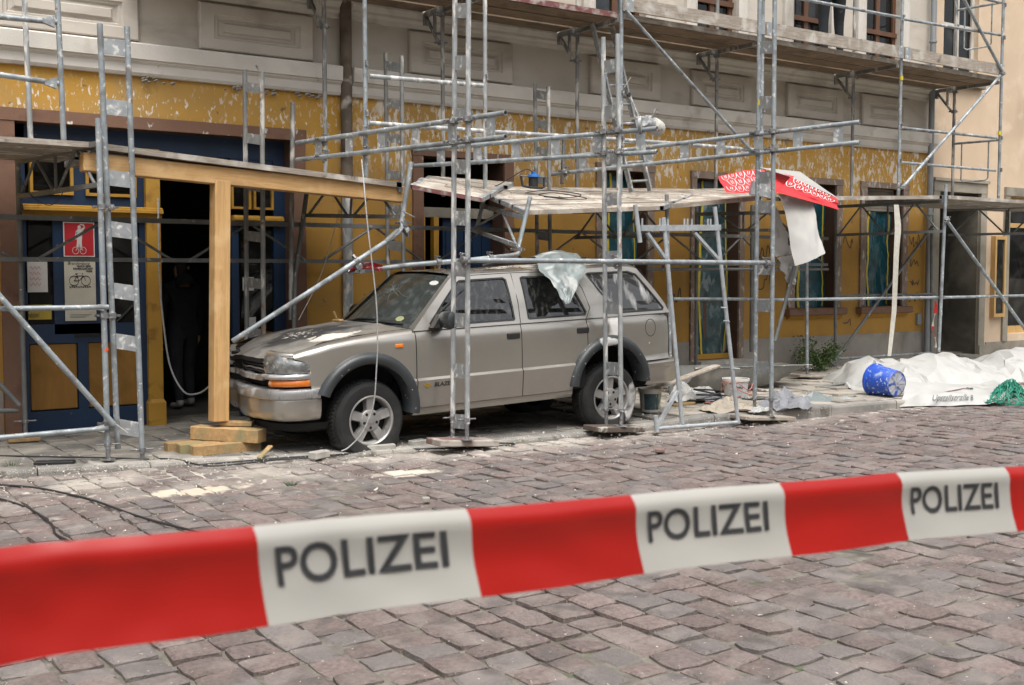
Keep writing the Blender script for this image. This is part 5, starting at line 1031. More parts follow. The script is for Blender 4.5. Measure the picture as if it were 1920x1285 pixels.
M['dark_jacket'] = mat('dark_navy_jacket', (.007,.009,.012), .9, 0, .4, 9, .6, 14, coord='obj'); M['dark_jeans'] = mat('dark_trousers', (.012,.014,.018), .9, 0, .3, 9, .3, 30, coord='obj'); M['skin'] = mat('skin', (.42,.24,.16), .6, 0, .1, 9, coord='obj'); M['hair'] = mat('dark_hair', (.03,.02,.015), .8, 0, .3, 40, .5, 90, coord='obj'); M['shoe'] = mat('white_trainer', (.30,.29,.28), .6, 0, .2, 9, coord='obj'); M['work_trousers'] = mat('navy_work_trousers', (.005,.007,.010), .9, 0, .35, 8, .6, 18, [((.05,.05,.05), 9, .70, .03, None)], coord='obj'); M['boot'] = mat('black_boot', (.02,.018,.016), .7, 0, .2, 9, coord='obj')
def joints(lean=0, spread=.10, arm=.0, step=0):
    J = {'pelvis': (0,0,.96,(.165,.12)), 'belly': (0,.0,1.12,(.16,.115)), 'chest': (0,lean,1.34,(.19,.125)), 'neck': (0,lean*1.2,1.51,.06), 'head0': (0,lean*1.3+.01,1.585,(.075,.085)), 'head1': (0,lean*1.4+.015,1.675,(.082,.10)), 'head2': (0,lean*1.4+.005,1.735,(.06,.07))}
    for s_, g_ in (('l', 1), ('r', -1)):
        J.update({'sh'+s_: (g_*.195,lean,1.42,.072), 'el'+s_: (g_*(.255+arm*.1),lean+.02,1.13,.052), 'wr'+s_: (g_*(.255+arm*.05),lean+.06+arm*.15,.87+arm*.2,.034), 'pa'+s_: (g_*(.25),lean+.08+arm*.2,.79+arm*.22,(.022,.040)),
                  'hip'+s_: (g_*spread,0,.86,.105), 'kn'+s_: (g_*(spread+.01),.02+g_*step,.49,.075), 'an'+s_: (g_*(spread+.02),-.03+g_*step*1.6,.09,.052), 'he'+s_: (g_*(spread+.02),-.05+g_*step*1.6,.045,.045), 'to'+s_: (g_*(spread+.035),.14+g_*step*1.6,.035,.038)})
    return J
def zone(head=1):
    def f(k, c):
        if k[:2] in ('he','to') and k[:4] != 'head' : return 4
        if k[:2] in ('an',) and c.z < .10: return 4
        if k[:4] == 'head' or k == 'neck': return 3 if (c.z > 1.655 or c.y < -.0) and k != 'neck' else 2
        if k[:2] in ('pa','f0','f1','f2','f3','f4'): return 2 if abs(c.x) > .19 and c.z < .85 else (1 if c.z < .93 else 0)
        if k[:3] == 'hip' or k[:2] in ('kn','an') or (k == 'pelvis' and c.z < .93): return 1
        return 0
    return f
pl = at(345, 755, 13.4); pl.z = .03
pr = person('person', 'person in dark hooded jacket and trousers standing in the dark shop doorway', joints(.02, .10, 0, .05), ([M['dark_jacket'],M['dark_jeans'],M['skin'],M['hair'],M['shoe']], zone()), pl, R(12), 1.0)
hd = MB(); hd.lathe([(.10,-.03),(.125,.02),(.115,.07),(.09,.10)], 16, (0,-.05,1.46), (0,.5,1), True); hd.build('hood', M['dark_jacket'], pr, True)
def face(p_):      # nose, ears, eyes, mouth on the +y side of the head
    mb = MB(); mb.add([(-.016,.105,1.635),(.016,.105,1.635),(0,.128,1.640),(0,.105,1.69)], [(0,1,2),(0,2,3),(1,3,2)]); mb.build('nose', M['skin'], p_)
    for s_ in (-1, 1):
        MB().lathe([(.0,-.01),(.024,0),(.0,.012)], 10, (s_*.086,.0,1.66), (s_,.2,0), True).build('ear', M['skin'], p_, True); MB().lathe([(0,-.006),(.011,0),(0,.006)], 8, (s_*.032,.098,1.675), (0,1,0), True).build('eye', M['ink'], p_, True)
    MB().box(-.022, .022, .098, .104, 1.608, 1.614).build('mouth', M['red_ink'], p_)
face(pr)
wkx = at(1556, 66, 10.95); wk = person('person', 'worker in navy work trousers standing on the upper deck, only legs in view', joints(.03, .12, .6, .03), ([M['dark_jacket'],M['work_trousers'],M['skin'],M['hair'],M['boot']], zone()), (wkx.x, 10.92, 4.69), R(-25), 1.0); face(wk)
tb2 = MB().bbox(.13, .24, -.02, .07, .84, 1.0, .01).build('tool_pouch', mat('blue_pouch', (.03,.05,.16), .6), wk)
# ---------------------------------------------------------------- cables, reel, winch
M['cable'] = mat('black_cable', (.016,.017,.018), .6, 0, .2, 20); M['rope_grey'] = mat('grey_rope', (.30,.30,.29), .8, 0, .2, 40, .4, 90); M['cable_red'] = mat('red_cable', (.45,.16,.13), .6, 0, .1, 20)
def cable(name, pts, r, m_, label, cat='cable', sub=5):
    P_ = [V(p) for p in pts]; out = []
    for i in range(len(P_)-1):
        a, b, c, d = P_[max(i-1,0)], P_[i], P_[i+1], P_[min(i+2, len(P_)-1)]
        for j in range(sub): t = j/sub; out.append(.5*(2*b+(c-a)*t+(2*a-5*b+4*c-d)*t*t+(3*b-a-3*c+d)*t**3))
    return tag(MB().tube(out+[P_[-1]], r, 6).build(name, m_, None, True), label, cat)
gz = lambda x, y, z=.012: atz(x, y, z)
cable('cable', [gz(-330,896), gz(-180,905), gz(-30,908), gz(60,914), gz(125,926), gz(180,940), gz(240,962), gz(300,980), gz(380,1000)], .008, M['cable'], 'upper black cable lying across the cobbles at the left edge')
cable('cable', [gz(-330,915), gz(-180,912), gz(-30,930), gz(40,948), gz(75,966), gz(98,985), gz(105,1002), gz(140,1020), gz(180,1040)], .008, M['cable'], 'lower black cable snaking over the cobbles at the left edge')
cable('cable', [gz(280,860,.03), gz(330,862,.04), gz(380,873,.02), gz(430,872,.02), gz(520,862,.02), gz(600,856,.02), gz(660,838,.03), gz(720,838,.03), gz(790,842,.02), gz(955,835,.02), gz(935,831,.02), gz(800,838,.02), gz(640,852,.02), gz(540,858,.02), gz(370,872,.02)], .008, M['cable'], 'black cable loop along the kerb in front of the car')
cable('cable', [gz(-260,860,.06), gz(-30,855,.06), gz(60,856,.06), gz(170,858,.06), gz(240,860,.06), gz(280,861,.05)], .007, M['cable'], 'thin black cable along the pavement edge at far left')
cable('rope', [at(678,300,9.6), at(682,340,9.0), at(690,430,8.85), at(705,560,8.8), at(708,640,8.8), at(706,690,8.82), at(700,760,8.85), at(680,810,8.9), at(655,838,8.95), at(640,846,8.95)], .006, M['rope_grey'], 'grey rope hanging from the girder down past the front wheel', 'rope')
cable('rope', [at(636,395,10.9), at(625,440,10.85), at(600,520,10.8), at(560,600,10.7)], .004, M['rope_grey'], 'thin rope tied to lattice beam, slanting down behind the bonnet', 'rope')
cable('cable', [at(296,372,11.8), at(297,420,11.75), at(299,520,11.7), at(308,620,11.6), at(320,690,11.5), at(345,735,11.3), at(372,738,10.8), at(392,725,10.4)], .009, M['rope_grey'], 'pale hose looping down in front of the dark doorway', 'hose')
cable('wire', [at(38,335,10.9), at(60,368,10.8), at(90,385,10.6), at(110,375,10.3), at(118,360,10.2)], .004, M['cable'], 'thin wire sagging under the left lattice frame', 'wire')
rl = thing('cable_reel', 'black cable reel with blue top standing on the pale plank deck', 'cable reel')
rc = at(1000, 355, 10.6)
mb = MB(); mb.lathe([(.055,.03),(.055,.13)], 16, rc, closed=False); mb.build('drum', M['cable'], rl, True); mb = MB(); mb.lathe([(.06,.13),(.075,.135),(.07,.16),(.04,.17)], 16, rc); mb.build('socket_top', mat('blue_plastic', (.02,.14,.42), .4), rl, True)
MB().box(rc.x-.02, rc.x+.02, rc.y-.015, rc.y+.015, rc.z+.165, rc.z+.20).build('plug', mat('blue_plug', (.02,.14,.42), .4), rl)
MB().tube([rc+V((-.16,.02,.16)), rc+V((-.15,0,.03)), rc+V((-.08,-.05,.012)), rc+V((.08,-.05,.012)), rc+V((.15,0,.03)), rc+V((.17,.02,.15))], .014, 8).build('stand', M['cable'], rl, True); MB().tube([rc+V((-.20,0,.145)), rc+V((.16,0,.145))], .008, 6).build('crank', M['coupler'], rl)
cable('cable', [rc+V((.0,0,.19)), at(985,318,10.6), at(955,335,10.7), at(925,350,10.8), at(880,352,10.9)], .006, M['cable'], 'cable rising from the reel and running along the deck to the left')
dz_ = lambda x, y: at(x, y, 10.2)
cable('cable', [dz_(985,362), dz_(1020,357), dz_(1060,360), dz_(1090,366), dz_(1060,371), dz_(1010,366), dz_(1040,362), dz_(1100,372), dz_(1070,374), dz_(1020,369)], .006, M['cable'], 'tangle of black cable lying on the deck planks beside the reel')
wn_ = thing('electric_winch', 'white and grey electric hoist with lifting hook mounted on the front girder', 'winch')
wc = at(1205, 235, 8.66); M['winch_white'] = mat('winch_casing', (.50,.48,.43), .45, 0, .12, 12, .1, 40, [((.22,.15,.08), 9, .66, .04, None)])
ax = V((.92,.25,-.25)).normalized()
mb = MB(); mb.lathe([(.02,-.02),(.075,-.015),(.082,.0),(.082,.10),(.07,.125),(.03,.135)], 20, wc+V((.09,-.05,-.0)), ax); mb.build('motor', M['winch_white'], wn_, True)
mb = MB(); mb.lathe([(.055,-.10),(.062,-.09),(.062,.03),(.055,.04)], 16, wc+V((.05,-.05,.005)), ax); mb.build('gearbox', M['alu'], wn_, True)
mb = MB(); mb.lathe([(.02,-.02),(.085,-.015),(.085,.015),(.02,.02)], 20, wc+V((-.06,-.04,-.005)), (.6,-.8,0)); mb.build('cable_drum', M['alu'], wn_, True)
MB().beam(wc+V((-.12,0,.06)), wc+V((.06,-.02,.085)), .10, .02).build('mount_plate', M['winch_white'], wn_)
hk = wc+V((.07,-.06,.07)); MB().tube([hk, hk+V((.02,0,.05)), hk+V((.03,0,.075)), hk+V((.055,0,.095)), hk+V((.075,0,.08)), hk+V((.07,0,.055)), hk+V((.05,0,.05))], .007, 8).build('hook', M['coupler'], wn_, True)
MB().tube([wc+V((-.07,-.02,.07)), at(1180,176,8.68)], .009, 6).build('support_strut', M['alu'], wn_); MB().tube([wc+V((-.04,-.02,.07)), at(1176,178,8.68)], .005, 6).build('support_wire', M['rope_grey'], wn_); MB().lathe([(.02,-.012),(.03,0),(.02,.012)], 12, at(1179,178,8.68), (0,1,0)).build('pulley', M['cable'], wn_, True)
MB().tube([at(1170,165,8.70), at(1183,145,8.66)], .003, 6).build('tie_end', M['white_paint'], wn_)
# ---------------------------------------------------------------- cloth helpers, banners, tarpaulins
def crumple(u, v, seed, amp, f=3.0):
    s_ = 0
    for k in range(4): s_ += (1-2*abs(nz(u*f*(1.7**k)+seed*3.1, v*f*(1.7**k)-seed, k*5.2+seed)))*(.55**k)
    return amp*(s_-.9)
def folds(u, v, seed, amp, n=5):
    r_ = random.Random(seed*77); s_ = 0
    for i in range(n):
        a = r_.uniform(0, 3.1416); k = r_.uniform(2, 4.5)*(1+.5*i); ph = r_.uniform(0, 6); w = 1.6*nz(u*1.5+i, v*1.5, seed)
        s_ += (1-abs(math.sin(ph+k*(u*math.cos(a)+v*math.sin(a))+w)))**1.9/(1+.6*i)
    return amp*(s_-.75)
def cloth(name, S_, nu, nv, m_, label, cat, parent=None, sm=50):
    o = MB().grid(S_, nu, nv).build(name, m_, parent, sm); return tag(o, label, cat) if label else o
M['tarp_white'] = mat('white_tarpaulin', (.43,.43,.41), .5, 0, .05, 5, .15, 10, [((.28,.27,.24), 3, .66, .08, None)], trans=.1); M['banner_white'] = mat('white_banner_back', (.42,.41,.385), .55, 0, .05, 4, .12, 30, [((.44,.41,.36), 4, .66, .06, None)], trans=.2)
M['banner_red'] = mat('red_banner', (.56,.025,.03), .45, 0, .08, 4, .08, 30); M['print_white'] = mat('white_print', (.66,.64,.62), .6, 0, .05, 6)
rb = thing('red_banner', 'red banner with white fish-scale pattern draped over the deck end', 'banner')
def bil(c, u, v): return V(c[0]).lerp(c[1], u).lerp(V(c[3]).lerp(c[2], u), v)
def banner_part(name, c, m_, seed, amp, back=None):
    S_ = lambda u, v: bil(c, u, v)+V((0,1,.4))*crumple(u, v, seed, amp, 1.3); o = MB().grid(S_, 20, 14).build(name, m_, rb, 50); return o, S_
# left flap (printed), top fold (white back), right flap (printed)
o1, S1 = banner_part('left_flap', [at(1363,362,9.6), at(1440,362,9.6), at(1424,316,9.9), at(1347,331,9.8)], M['banner_red'], 1, .03)
o2, S2 = banner_part('right_flap', [at(1462,362,9.35), at(1571,393,9.3), at(1572,374,9.35), at(1483,332,9.5)], M['banner_red'], 2, .03)
o3, S3 = banner_part('top_fold', [at(1483,332,9.5), at(1572,372,9.36), at(1500,322,10.0), at(1424,314,10.0)], M['banner_white'], 3, .03)
o4, S4 = banner_part('inner_fold', [at(1428,362,9.75), at(1466,361,9.5), at(1490,331,9.7), at(1424,318,9.95)], M['banner_red'], 4, .04)
def scales(S_, o, nu, nv, u0, u1, v0, v1):
    mb = MB(); off = lambda u, v: S_(min(1, max(0, u)), min(1, max(0, v)))+V((-.004,-.008,.004)); L_ = []; du = (u1-u0)/nu; dv = (v1-v0)/nv
    for j in range(nv):
        for i in range(nu):
            cx = u0+(i+.5+(.5 if j % 2 else 0))*du; cy = v0+(j+1)*dv
            if cx > u1-du*.2: continue
            L_ += [arc(cx, cy, du*.5, dv*.95, 180, 360, 8), [(cx-du*.10, cy-.05*dv), (cx-du*.10, cy-.55*dv)], [(cx+du*.10, cy-.05*dv), (cx+du*.10, cy-.55*dv)]]
    strokes(mb, L_, .014, off); tag(mb.build('scale_print', M['print_white'], o), kind='stuff')
scales(S1, o1, 5, 3, .05, 1, .05, .95); scales(S2, o2, 6, 2, .0, .92, .42, 1.0)
wb = thing('white_banner', 'white banner sheet hanging down below the red banner', 'banner')
c = [at(1492,499,9.25), at(1546,474,9.1), at(1530,372,9.4), at(1452,364,9.6)]
S_ = lambda u, v: bil(c, u, v)+V((.3,-1,0))*(.05*math.sin(3.1*u+2*v)+crumple(u, v, 6, .02, 1.5)); MB().grid(S_, 20, 24).build('front_sheet', M['banner_white'], wb, 50)
c2 = [at(1455,482,9.75), at(1496,475,9.6), at(1478,440,9.65), at(1452,385,9.8)]; S5 = lambda u, v: bil(c2, u, v)+V((0,1,0))*crumple(u, v, 7, .04, 1.5); bs = MB().grid(S5, 14, 14).build('back_sheet', M['banner_white'], wb, 50)
mb = MB(); mb.add([S5(u, v)+V((-.003,-.01,0)) for u, v in ((.55,.30),(.95,.28),(.95,.62),(.72,.60))], [(0,1,2,3)]); mb.build('black_print', M['ink'], bs)
c3 = [at(1478,530,9.6), at(1496,535,9.6), at(1497,474,9.6), at(1458,484,9.7)]; S6 = lambda u, v: bil(c3, u, v)+V((0,1,0))*crumple(u, v, 8, .06, 1.6); MB().grid(S6, 10, 10).build('torn_corner', M['banner_white'], wb, 50)
MB().beam(at(1408,352,9.55), at(1446,360,9.45), .06, .16, (0,0,1)).build('stiffener', M['alu'], wb)
# big white tarpaulin heap on the right
top = [(1612,704),(1620,690),(1632,678),(1650,672),(1668,671),(1682,684),(1692,683),(1702,669),(1712,676),(1722,684),(1745,672),(1775,667),(1800,668),(1830,676),(1862,686),(1880,670),(1900,655),(1930,650),(2000,655),(2100,668)]
wt = thing('tarpaulin_heap', 'big heap of white tarpaulin sheets piled on the pavement edge', 'tarpaulin')
def tarpS(u, v):
    px = lerp(1612, 2100, u); pt_ = at(px, interp(px, top), 9.35); zr = pt_.z; g0 = kerb_z(pt_.x)
    y = lerp(kerb_y(pt_.x)+.58, 10.7, v); k = min(1, v/.48) if v < .48 else max(0, 1-(v-.48)/.52); k = k**.62 if v < .48 else k**.8
    x = pt_.x*(y/9.35)*.35+pt_.x*.65; e = min(1, u*14)
    return V((x+.08*nz(u*9, v*5, 1), y+.10*nz(u*7, v*4, 2), g0*(v > .1)+.012+(zr-g0)*k*e*(1+.12*nz(u*16, v*3, 9))+folds(u*5, v*1.2, 11, .05, 3)*k*(.3+.7*e)))
JT = {}
def facet(S_, nu, nv, seed, jxy, jz):          # coarse creased sheet: jittered grid, flat facets
    r_ = random.Random(seed); J_ = {}
    def F(u, v):
        i, j = round(u*nu), round(v*nv); k = (i, j)
        if k not in J_: J_[k] = (r_.uniform(-jxy, jxy)/nu if 0 < i < nu else 0, r_.uniform(-jxy, jxy)/nv if 0 < j < nv else 0, r_.uniform(-jz, jz))
        a, b, c = J_[k]; p = V(S_(min(1, max(0, u+a)), min(1, max(0, v+b)))); return p+V((0, 0, c*min(1, 4*v)))
    mb = MB(); mb.grid(F, nu, nv); f2_ = []
    for q in mb.f: f2_ += [(q[0], q[1], q[2]), (q[0], q[2], q[3])] if r_.random() < .5 else [(q[0], q[1], q[3]), (q[1], q[2], q[3])]
    mb.f = f2_; mb.m = [0]*len(f2_); return mb
def creased(mb, name, m_, parent, lv=1):
    o = mb.build(name, m_, parent, 30); bm = bmesh.new(); bm.from_mesh(o.data); bmesh.ops.subdivide_edges(bm, edges=bm.edges, cuts=1, use_grid_fill=True, smooth=.12); bm.to_mesh(o.data); bm.free(); o.data.polygons.foreach_set('use_smooth', [True]*len(o.data.polygons)); o.data.set_sharp_from_angle(angle=R(22)); return o
creased(facet(tarpS, 44, 10, 5, .42, .035), 'heap', M['tarp_white'], wt)
def flapS(u, v):
    b0, b1 = gz(1684,764,.02), gz(1880,758,.02); t0, t1 = at(1692,716,8.85), at(1856,722,8.6); p = b0.lerp(b1, u).lerp(t0.lerp(t1, u), v)+V((0,-.02,.09))*min(1, v*4)*(1-v)
    return p+V((0,-.06,.0))*math.sin(math.pi*v)+V((0,-1,.5))*crumple(u*2, v, 13, .025, 1.3)+(V((0,-.05,.07))*max(0, u-.85)/.15)
fl = MB().grid(flapS, 40, 14).build('printed_flap', M['tarp_white'], wt, 60)
M['print_grey'] = mat('grey_print', (.12,.12,.12), .7)
vv, ff = text2d('Upstallstraße 8', .14); wid = max(p[0] for p in vv); mb = MB(); mb.add([flapS(.28+.42*p[0]/wid, .10+p[1]*1.5)+V((-.004,-.010,.006)) for p in vv], ff); mb.build('lettering', M['print_grey'], fl)
vv, ff = text2d('ne', .16, .004, .3); mb = MB(); mb.add([flapS(.63+.10*p[0]/.2, .62+p[1]*1.1)+V((-.004,-.010,.006)) for p in vv], ff); mb.build('lettering', M['ink'], fl)
mb = MB(); mb.add([flapS(u, v)+V((-.003,-.009,.005)) for u, v in ((.38,.42),(.60,.66),(.66,.70),(.58,.60),(.45,.45))], [(0,1,2,3,4)]); mb.build('tear', M['red_edge'], fl)
# green safety net
rg = random.Random(21); gn = MB(); nc = gz(1893, 744, .10)
for i in range(110):
    a0 = rg.uniform(0, 6.28); p = nc+V((rg.gauss(0,.16), rg.gauss(.02,.10), 0)); pts = []
    for j in range(9):
        a0 += rg.uniform(-.9, .9); p = p+V((math.cos(a0)*.05, math.sin(a0)*.045, 0)); d = (p-nc); z = .28*math.exp(-(d.x/.26)**2-(d.y/.2)**2)*rg.uniform(.6, 1.1)
        if d.length > .42: p = nc+d*.85
        pts.append(V((p.x, p.y, .03+z)))
    gn.tube(pts, .006, 5)
tag(gn.build('green_net', mat('green_net', (.01,.20,.13), .6, 0, .25, 9), None, True), 'bundle of green netting at the end of the white tarpaulin', 'net')
# grey sheets, rags
M['sheet_grey'] = mat('grey_plastic_sheet', (.19,.22,.215), .35, 0, .2, 6, .4, 14, [((.42,.43,.41), 5, .6, .08, None)], spec=.6, trans=.1); M['cloth_grey'] = mat('grey_cloth', (.20,.205,.22), .9, 0, .25, 6, .3, 40); M['cloth_cream'] = mat('cream_rag', (.34,.30,.24), .9, 0, .15, 6, .3, 40); M['bag_black'] = mat('black_bin_liner', (.012,.014,.016), .35, 0, .4, 5, .6, 12, [((.06,.07,.08), 4, .6, .08, None)], spec=.6)
def heap(name, px, py, wx, wy, h, m_, label, cat, seed, z0=None, rz=0, nu=40, f=1.6, cr=.5):
    c_ = gz(px, py, .0); zb2 = z0
    if z0 is None: c_ = gz(px, py, .1); zb2 = pave_z(c_.x, c_.y) if c_.y > kerb_y(c_.x)+.02 else .01
    c_ = gz(px, py, zb2)
    def S_(u, v):
        a, r_ = u*2*math.pi, v; q_ = 1+.35*nz(math.cos(a)*1.3, math.sin(a)*1.3, seed)+.12*nz(math.cos(a)*4, math.sin(a)*4, seed+3)
        x_, y_ = math.cos(a)*r_*wx*q_, math.sin(a)*r_*wy*q_; k = max(0, 1-r_**3.5)
        z = h*k*(.42+.45*nz(x_/wx*1.1, y_/wy*1.1, seed))+folds(x_/wx*.8, y_/wy*.8, seed, h*.26, 6)*min(1, k*1.6+.12)+crumple(x_/wx*1.2, y_/wy*1.2, seed, h*.10, f)*k
        x_, y_ = x_*math.cos(rz)-y_*math.sin(rz), x_*math.sin(rz)+y_*math.cos(rz); return V((c_.x+x_, c_.y+y_, zb2+.012+max(0, z)))
    o = creased(facet(S_, 26, 7, int(seed), .35, h*.16), name, m_, None); return tag(o, label, cat)
heap('plastic_sheet', 1552, 764, .70, .26, .20, M['sheet_grey'], 'grey plastic sheet crumpled along the kerb beside the blue bucket', 'plastic sheet', 31, None, -.1)
heap('cloth', 1470, 764, .38, .24, .22, M['cloth_grey'], 'dark grey cloth bunched at the foot of the right kerb posts', 'cloth', 32)
heap('rag', 1374, 768, .46, .26, .17, M['cloth_cream'], 'cream rags heaped behind the leaning frame', 'rag', 33); heap('rag', 1296, 750, .36, .24, .24, M['tarp_white'], 'dirty white sheeting heaped beside the white bucket', 'rag', 34)
heap('bin_bag', 20, 788, .28, .30, .24, M['bag_black'], 'slack black bin bag beside the left scaffold leg', 'bin bag', 35, .06); heap('bin_bag', 92, 792, .34, .22, .20, M['bag_black'], 'black plastic sheeting against the ochre shop panels', 'bin bag', 36, .06)
heap('rag', 1330, 752, .22, .14, .10, M['cloth_grey'], 'small grey rag between the cream rags and the white sheeting', 'rag', 51); heap('rag', 1425, 772, .16, .09, .07, M['tarp_white'], 'scrap of white plastic at the foot of the right posts', 'rag', 52); heap('plastic_sheet', 1600, 758, .30, .16, .10, M['sheet_grey'], 'low fold of grey sheet touching the blue bucket', 'plastic sheet', 53); heap('rag', 1350, 778, .24, .12, .07, M['cloth_cream'], 'flat cream rag lying on the kerb edge', 'rag', 54)
# grey sheet flung over the car roof
def rsS(u, v):
    p0 = bil([at(1050,573,8.93), at(1068,573,8.93), at(1090,520,9.12), at(1015,500,9.22)], u, v) if v < 1 else None
    return p0
def sheetS(u, v):
    if v < .62: t = v/.62; p = bil([at(1058,574,8.93), at(1066,573,8.93), at(1098,506,9.16), at(1010,502,9.18)], u, t)
    else:
        t = (v-.62)/.38; a = V(at(1010,502,9.18)).lerp(at(1098,506,9.16), u); b = V(at(992,487,9.75)).lerp(at(1080,482,9.8), u); p = a.lerp(b, t)+V((0,0,.05*math.sin(math.pi*t)+.07*t*(1-abs(2*u-1))))
    return p+V((0,-.45,.5))*(.015+crumple(u*1.3, v*1.5, 41, .05, 1.7))
cloth('plastic_sheet', sheetS, 24, 36, M['sheet_grey'], 'grey plastic sheet flung over the car roof and rear window', 'plastic sheet', None, 60)
heap_red = MB().grid(lambda u, v: at(lerp(655,715,u), lerp(500,512,v)-6*math.sin(math.pi*u), 9.75)+V((0,-1,.3))*crumple(u*2, v*2, 44, .05, 1.5), 16, 8).build('red_rag', mat('red_rag', (.40,.03,.04), .8, 0, .2, 12, .2, 40, [((.55,.52,.48), 6, .58, .06, None)]), None, True); tag(heap_red, 'torn red and white rag caught on the bent tube over the windscreen', 'rag')
# metal trough
tr = thing('mortar_trough', 'long grey sheet-metal trough lying on the pavement behind the car', 'trough')
ta, tb3 = at(1282,686,10.15), at(1512,697,10.05); zg = pave_z(9.5, 9.9)+.01
def trS(u, v):
    x_ = lerp(ta.x, tb3.x, u); d = math.sin(math.pi*min(1, max(0, u*.92+.12)))**.55; s_ = 2*v-1
    return V((x_-.12*(1-abs(s_))*(u-.5)*2*(u > .8), 10.22+.26*s_, zg+(.34-.05*u)*(1-d*(1-s_**4))+.0))
MB().grid(trS, 36, 14).build('trough_pan', mat('dirty_sheet_metal', (.17,.175,.16), .55, .3, .25, 4, .2, 40, [((.32,.30,.26), 3, .58, .1, None)]), tr, 50)
MB().tube([trS(u/20, 0)+V((0,0,.003)) for u in range(21)], .010, 8).build('rolled_rim', M['steel_old'], tr, True)
# buckets
M['bucket_white'] = mat('white_plastic_bucket', (.60,.58,.53), .5, 0, .06, 6, .05, 40, [((.42,.38,.31), 5, .64, .06, None)]); M['label_dark'] = mat('dark_bucket_label', (.045,.075,.085), .6, 0, .4, 22, 0, 40, [((.35,.36,.22), 7, .62, .04, None, (3,3,.4))]); M['label_pale'] = mat('pale_bucket_label', (.46,.48,.48), .6, 0, .1, 20, 0, 40, [((.12,.22,.30), 14, .60, .05, None)])
def bucket(name, c_, r0, r1, h, lm, label):
    b = thing(name, label, 'bucket', (0,0,0)); MB().lathe([(r0*.96,0),(r0,.008),(r1,h-.03),(r1+.012,h-.03),(r1+.012,h),(r1-.004,h),(r1-.008,h-.05),(r0-.008,.02)], 28, c_, closed=False).build('shell', M['bucket_white'], b, 40)
    S_ = lambda u, v: c_+V((math.cos(lerp(R(195), R(305), u)), math.sin(lerp(R(195), R(305), u)), 0))*(lerp(r0, r1, v)+.0025)+V((0,0,h*v)); MB().grid(S_, 14, 4, 0, 1, .12, .80).build('label', lm, b, True); return b, S_
bc = gz(1219, 772, .10); bucket('bucket', bc, .105, .125, .26, M['label_dark'], 'white plaster bucket with dark label right behind the rear wheel')
bc2 = gz(1379, 752, .12); b2, BS = bucket('bucket', bc2, .125, .15, .27, M['label_pale'], 'white bucket with pale label among the rags behind the leaning frame')
vv, ff = text2d('Brillux', .12, .003, .2); mb = MB(); mb.add([(lambda q: q+V((q.x-bc2.x, q.y-bc2.y, 0))*.02)(BS(.25+p[0]*1.1, .60+p[1]*1.1)) for p in vv], ff); mb.build('lettering', M['ink'], b2)
rg = random.Random(6); p = bc2+V((-.2,-.1,.15)); pts = [p]
for i in range(16): a_ = i*.8; pts.append(bc2+V((math.cos(a_)*(.17+.03*rg.random()), math.sin(a_)*.17-.02, .05+.22*rg.random())))
cable('cable', pts+[bc2+V((-.35,-.15,.02)), bc2+V((-.6,-.1,.03))], .006, M['cable_red'], 'thin reddish cable tangled around the pale-labelled bucket')
cable('hose', [bc2+V((-.55+.16*math.cos(i*.9), -.12+.12*math.sin(i*.9), .04+.008*i)) for i in range(18)]+[bc2+V((-.1,-.25,.05)), bc2+V((.2,-.3,.04)), bc2+V((.5,-.35,.03))], .010, M['cable'], 'coil of thick black cable between rags and bucket')
bb = thing('blue_bucket', 'blue plaster-stained bucket tipped on its side at the kerb', 'bucket')
b0 = gz(1638, 764, .0)+V((.34,.26,.30)); axb = V((-.10,-.99,-.06)).normalized(); M['bucket_blue'] = mat('blue_plastic', (.018,.075,.42), .45, 0, .12, 6, .05, 40, [((.42,.46,.52), 26, .64, .05, None), ((.30,.36,.50), 7, .66, .08, None)], 'pos'); M['bucket_base'] = mat('plaster_caked_base', (.36,.37,.40), .8, 0, .15, 8, .3, 40, [((.03,.09,.40), 8, .58, .05, None)])
mb = MB(); mb.lathe([(.19,.0),(.207,.0),(.207,.028),(.193,.034),(.160,.36),(.150,.37)], 32, b0, axb, True); mb.lathe([(.186,.0),(.155,.35)], 32, b0, axb, True); mb.build('shell', M['bucket_blue'], bb, 40)
mb = MB(); mb.lathe([(.0,.362),(.150,.362)], 32, b0, axb, True); mb.build('base', M['bucket_base'], bb)
for i in range(4):
    a_ = i*math.pi/4; u = axb.cross(V((0,0,1))).normalized(); w_ = axb.cross(u); d = u*math.cos(a_)+w_*math.sin(a_); c_ = b0+axb*.364; MB().beam(c_-d*.14, c_+d*.14, .01, .008, axb).build('base_rib', M['bucket_base'], bb)
MB().lathe([(.028,.364),(.034,.372),(.02,.372)], 16, b0, axb, True).build('base_ring', M['bucket_base'], bb, True)
MB().tube([b0+V((-.10,-.10,.08)), b0+V((-.16,-.10,.03)), b0+V((-.17,-.08,-.05)), b0+V((-.10,-.08,-.11))], .004, 6).build('handle', M['coupler'], bb, True)
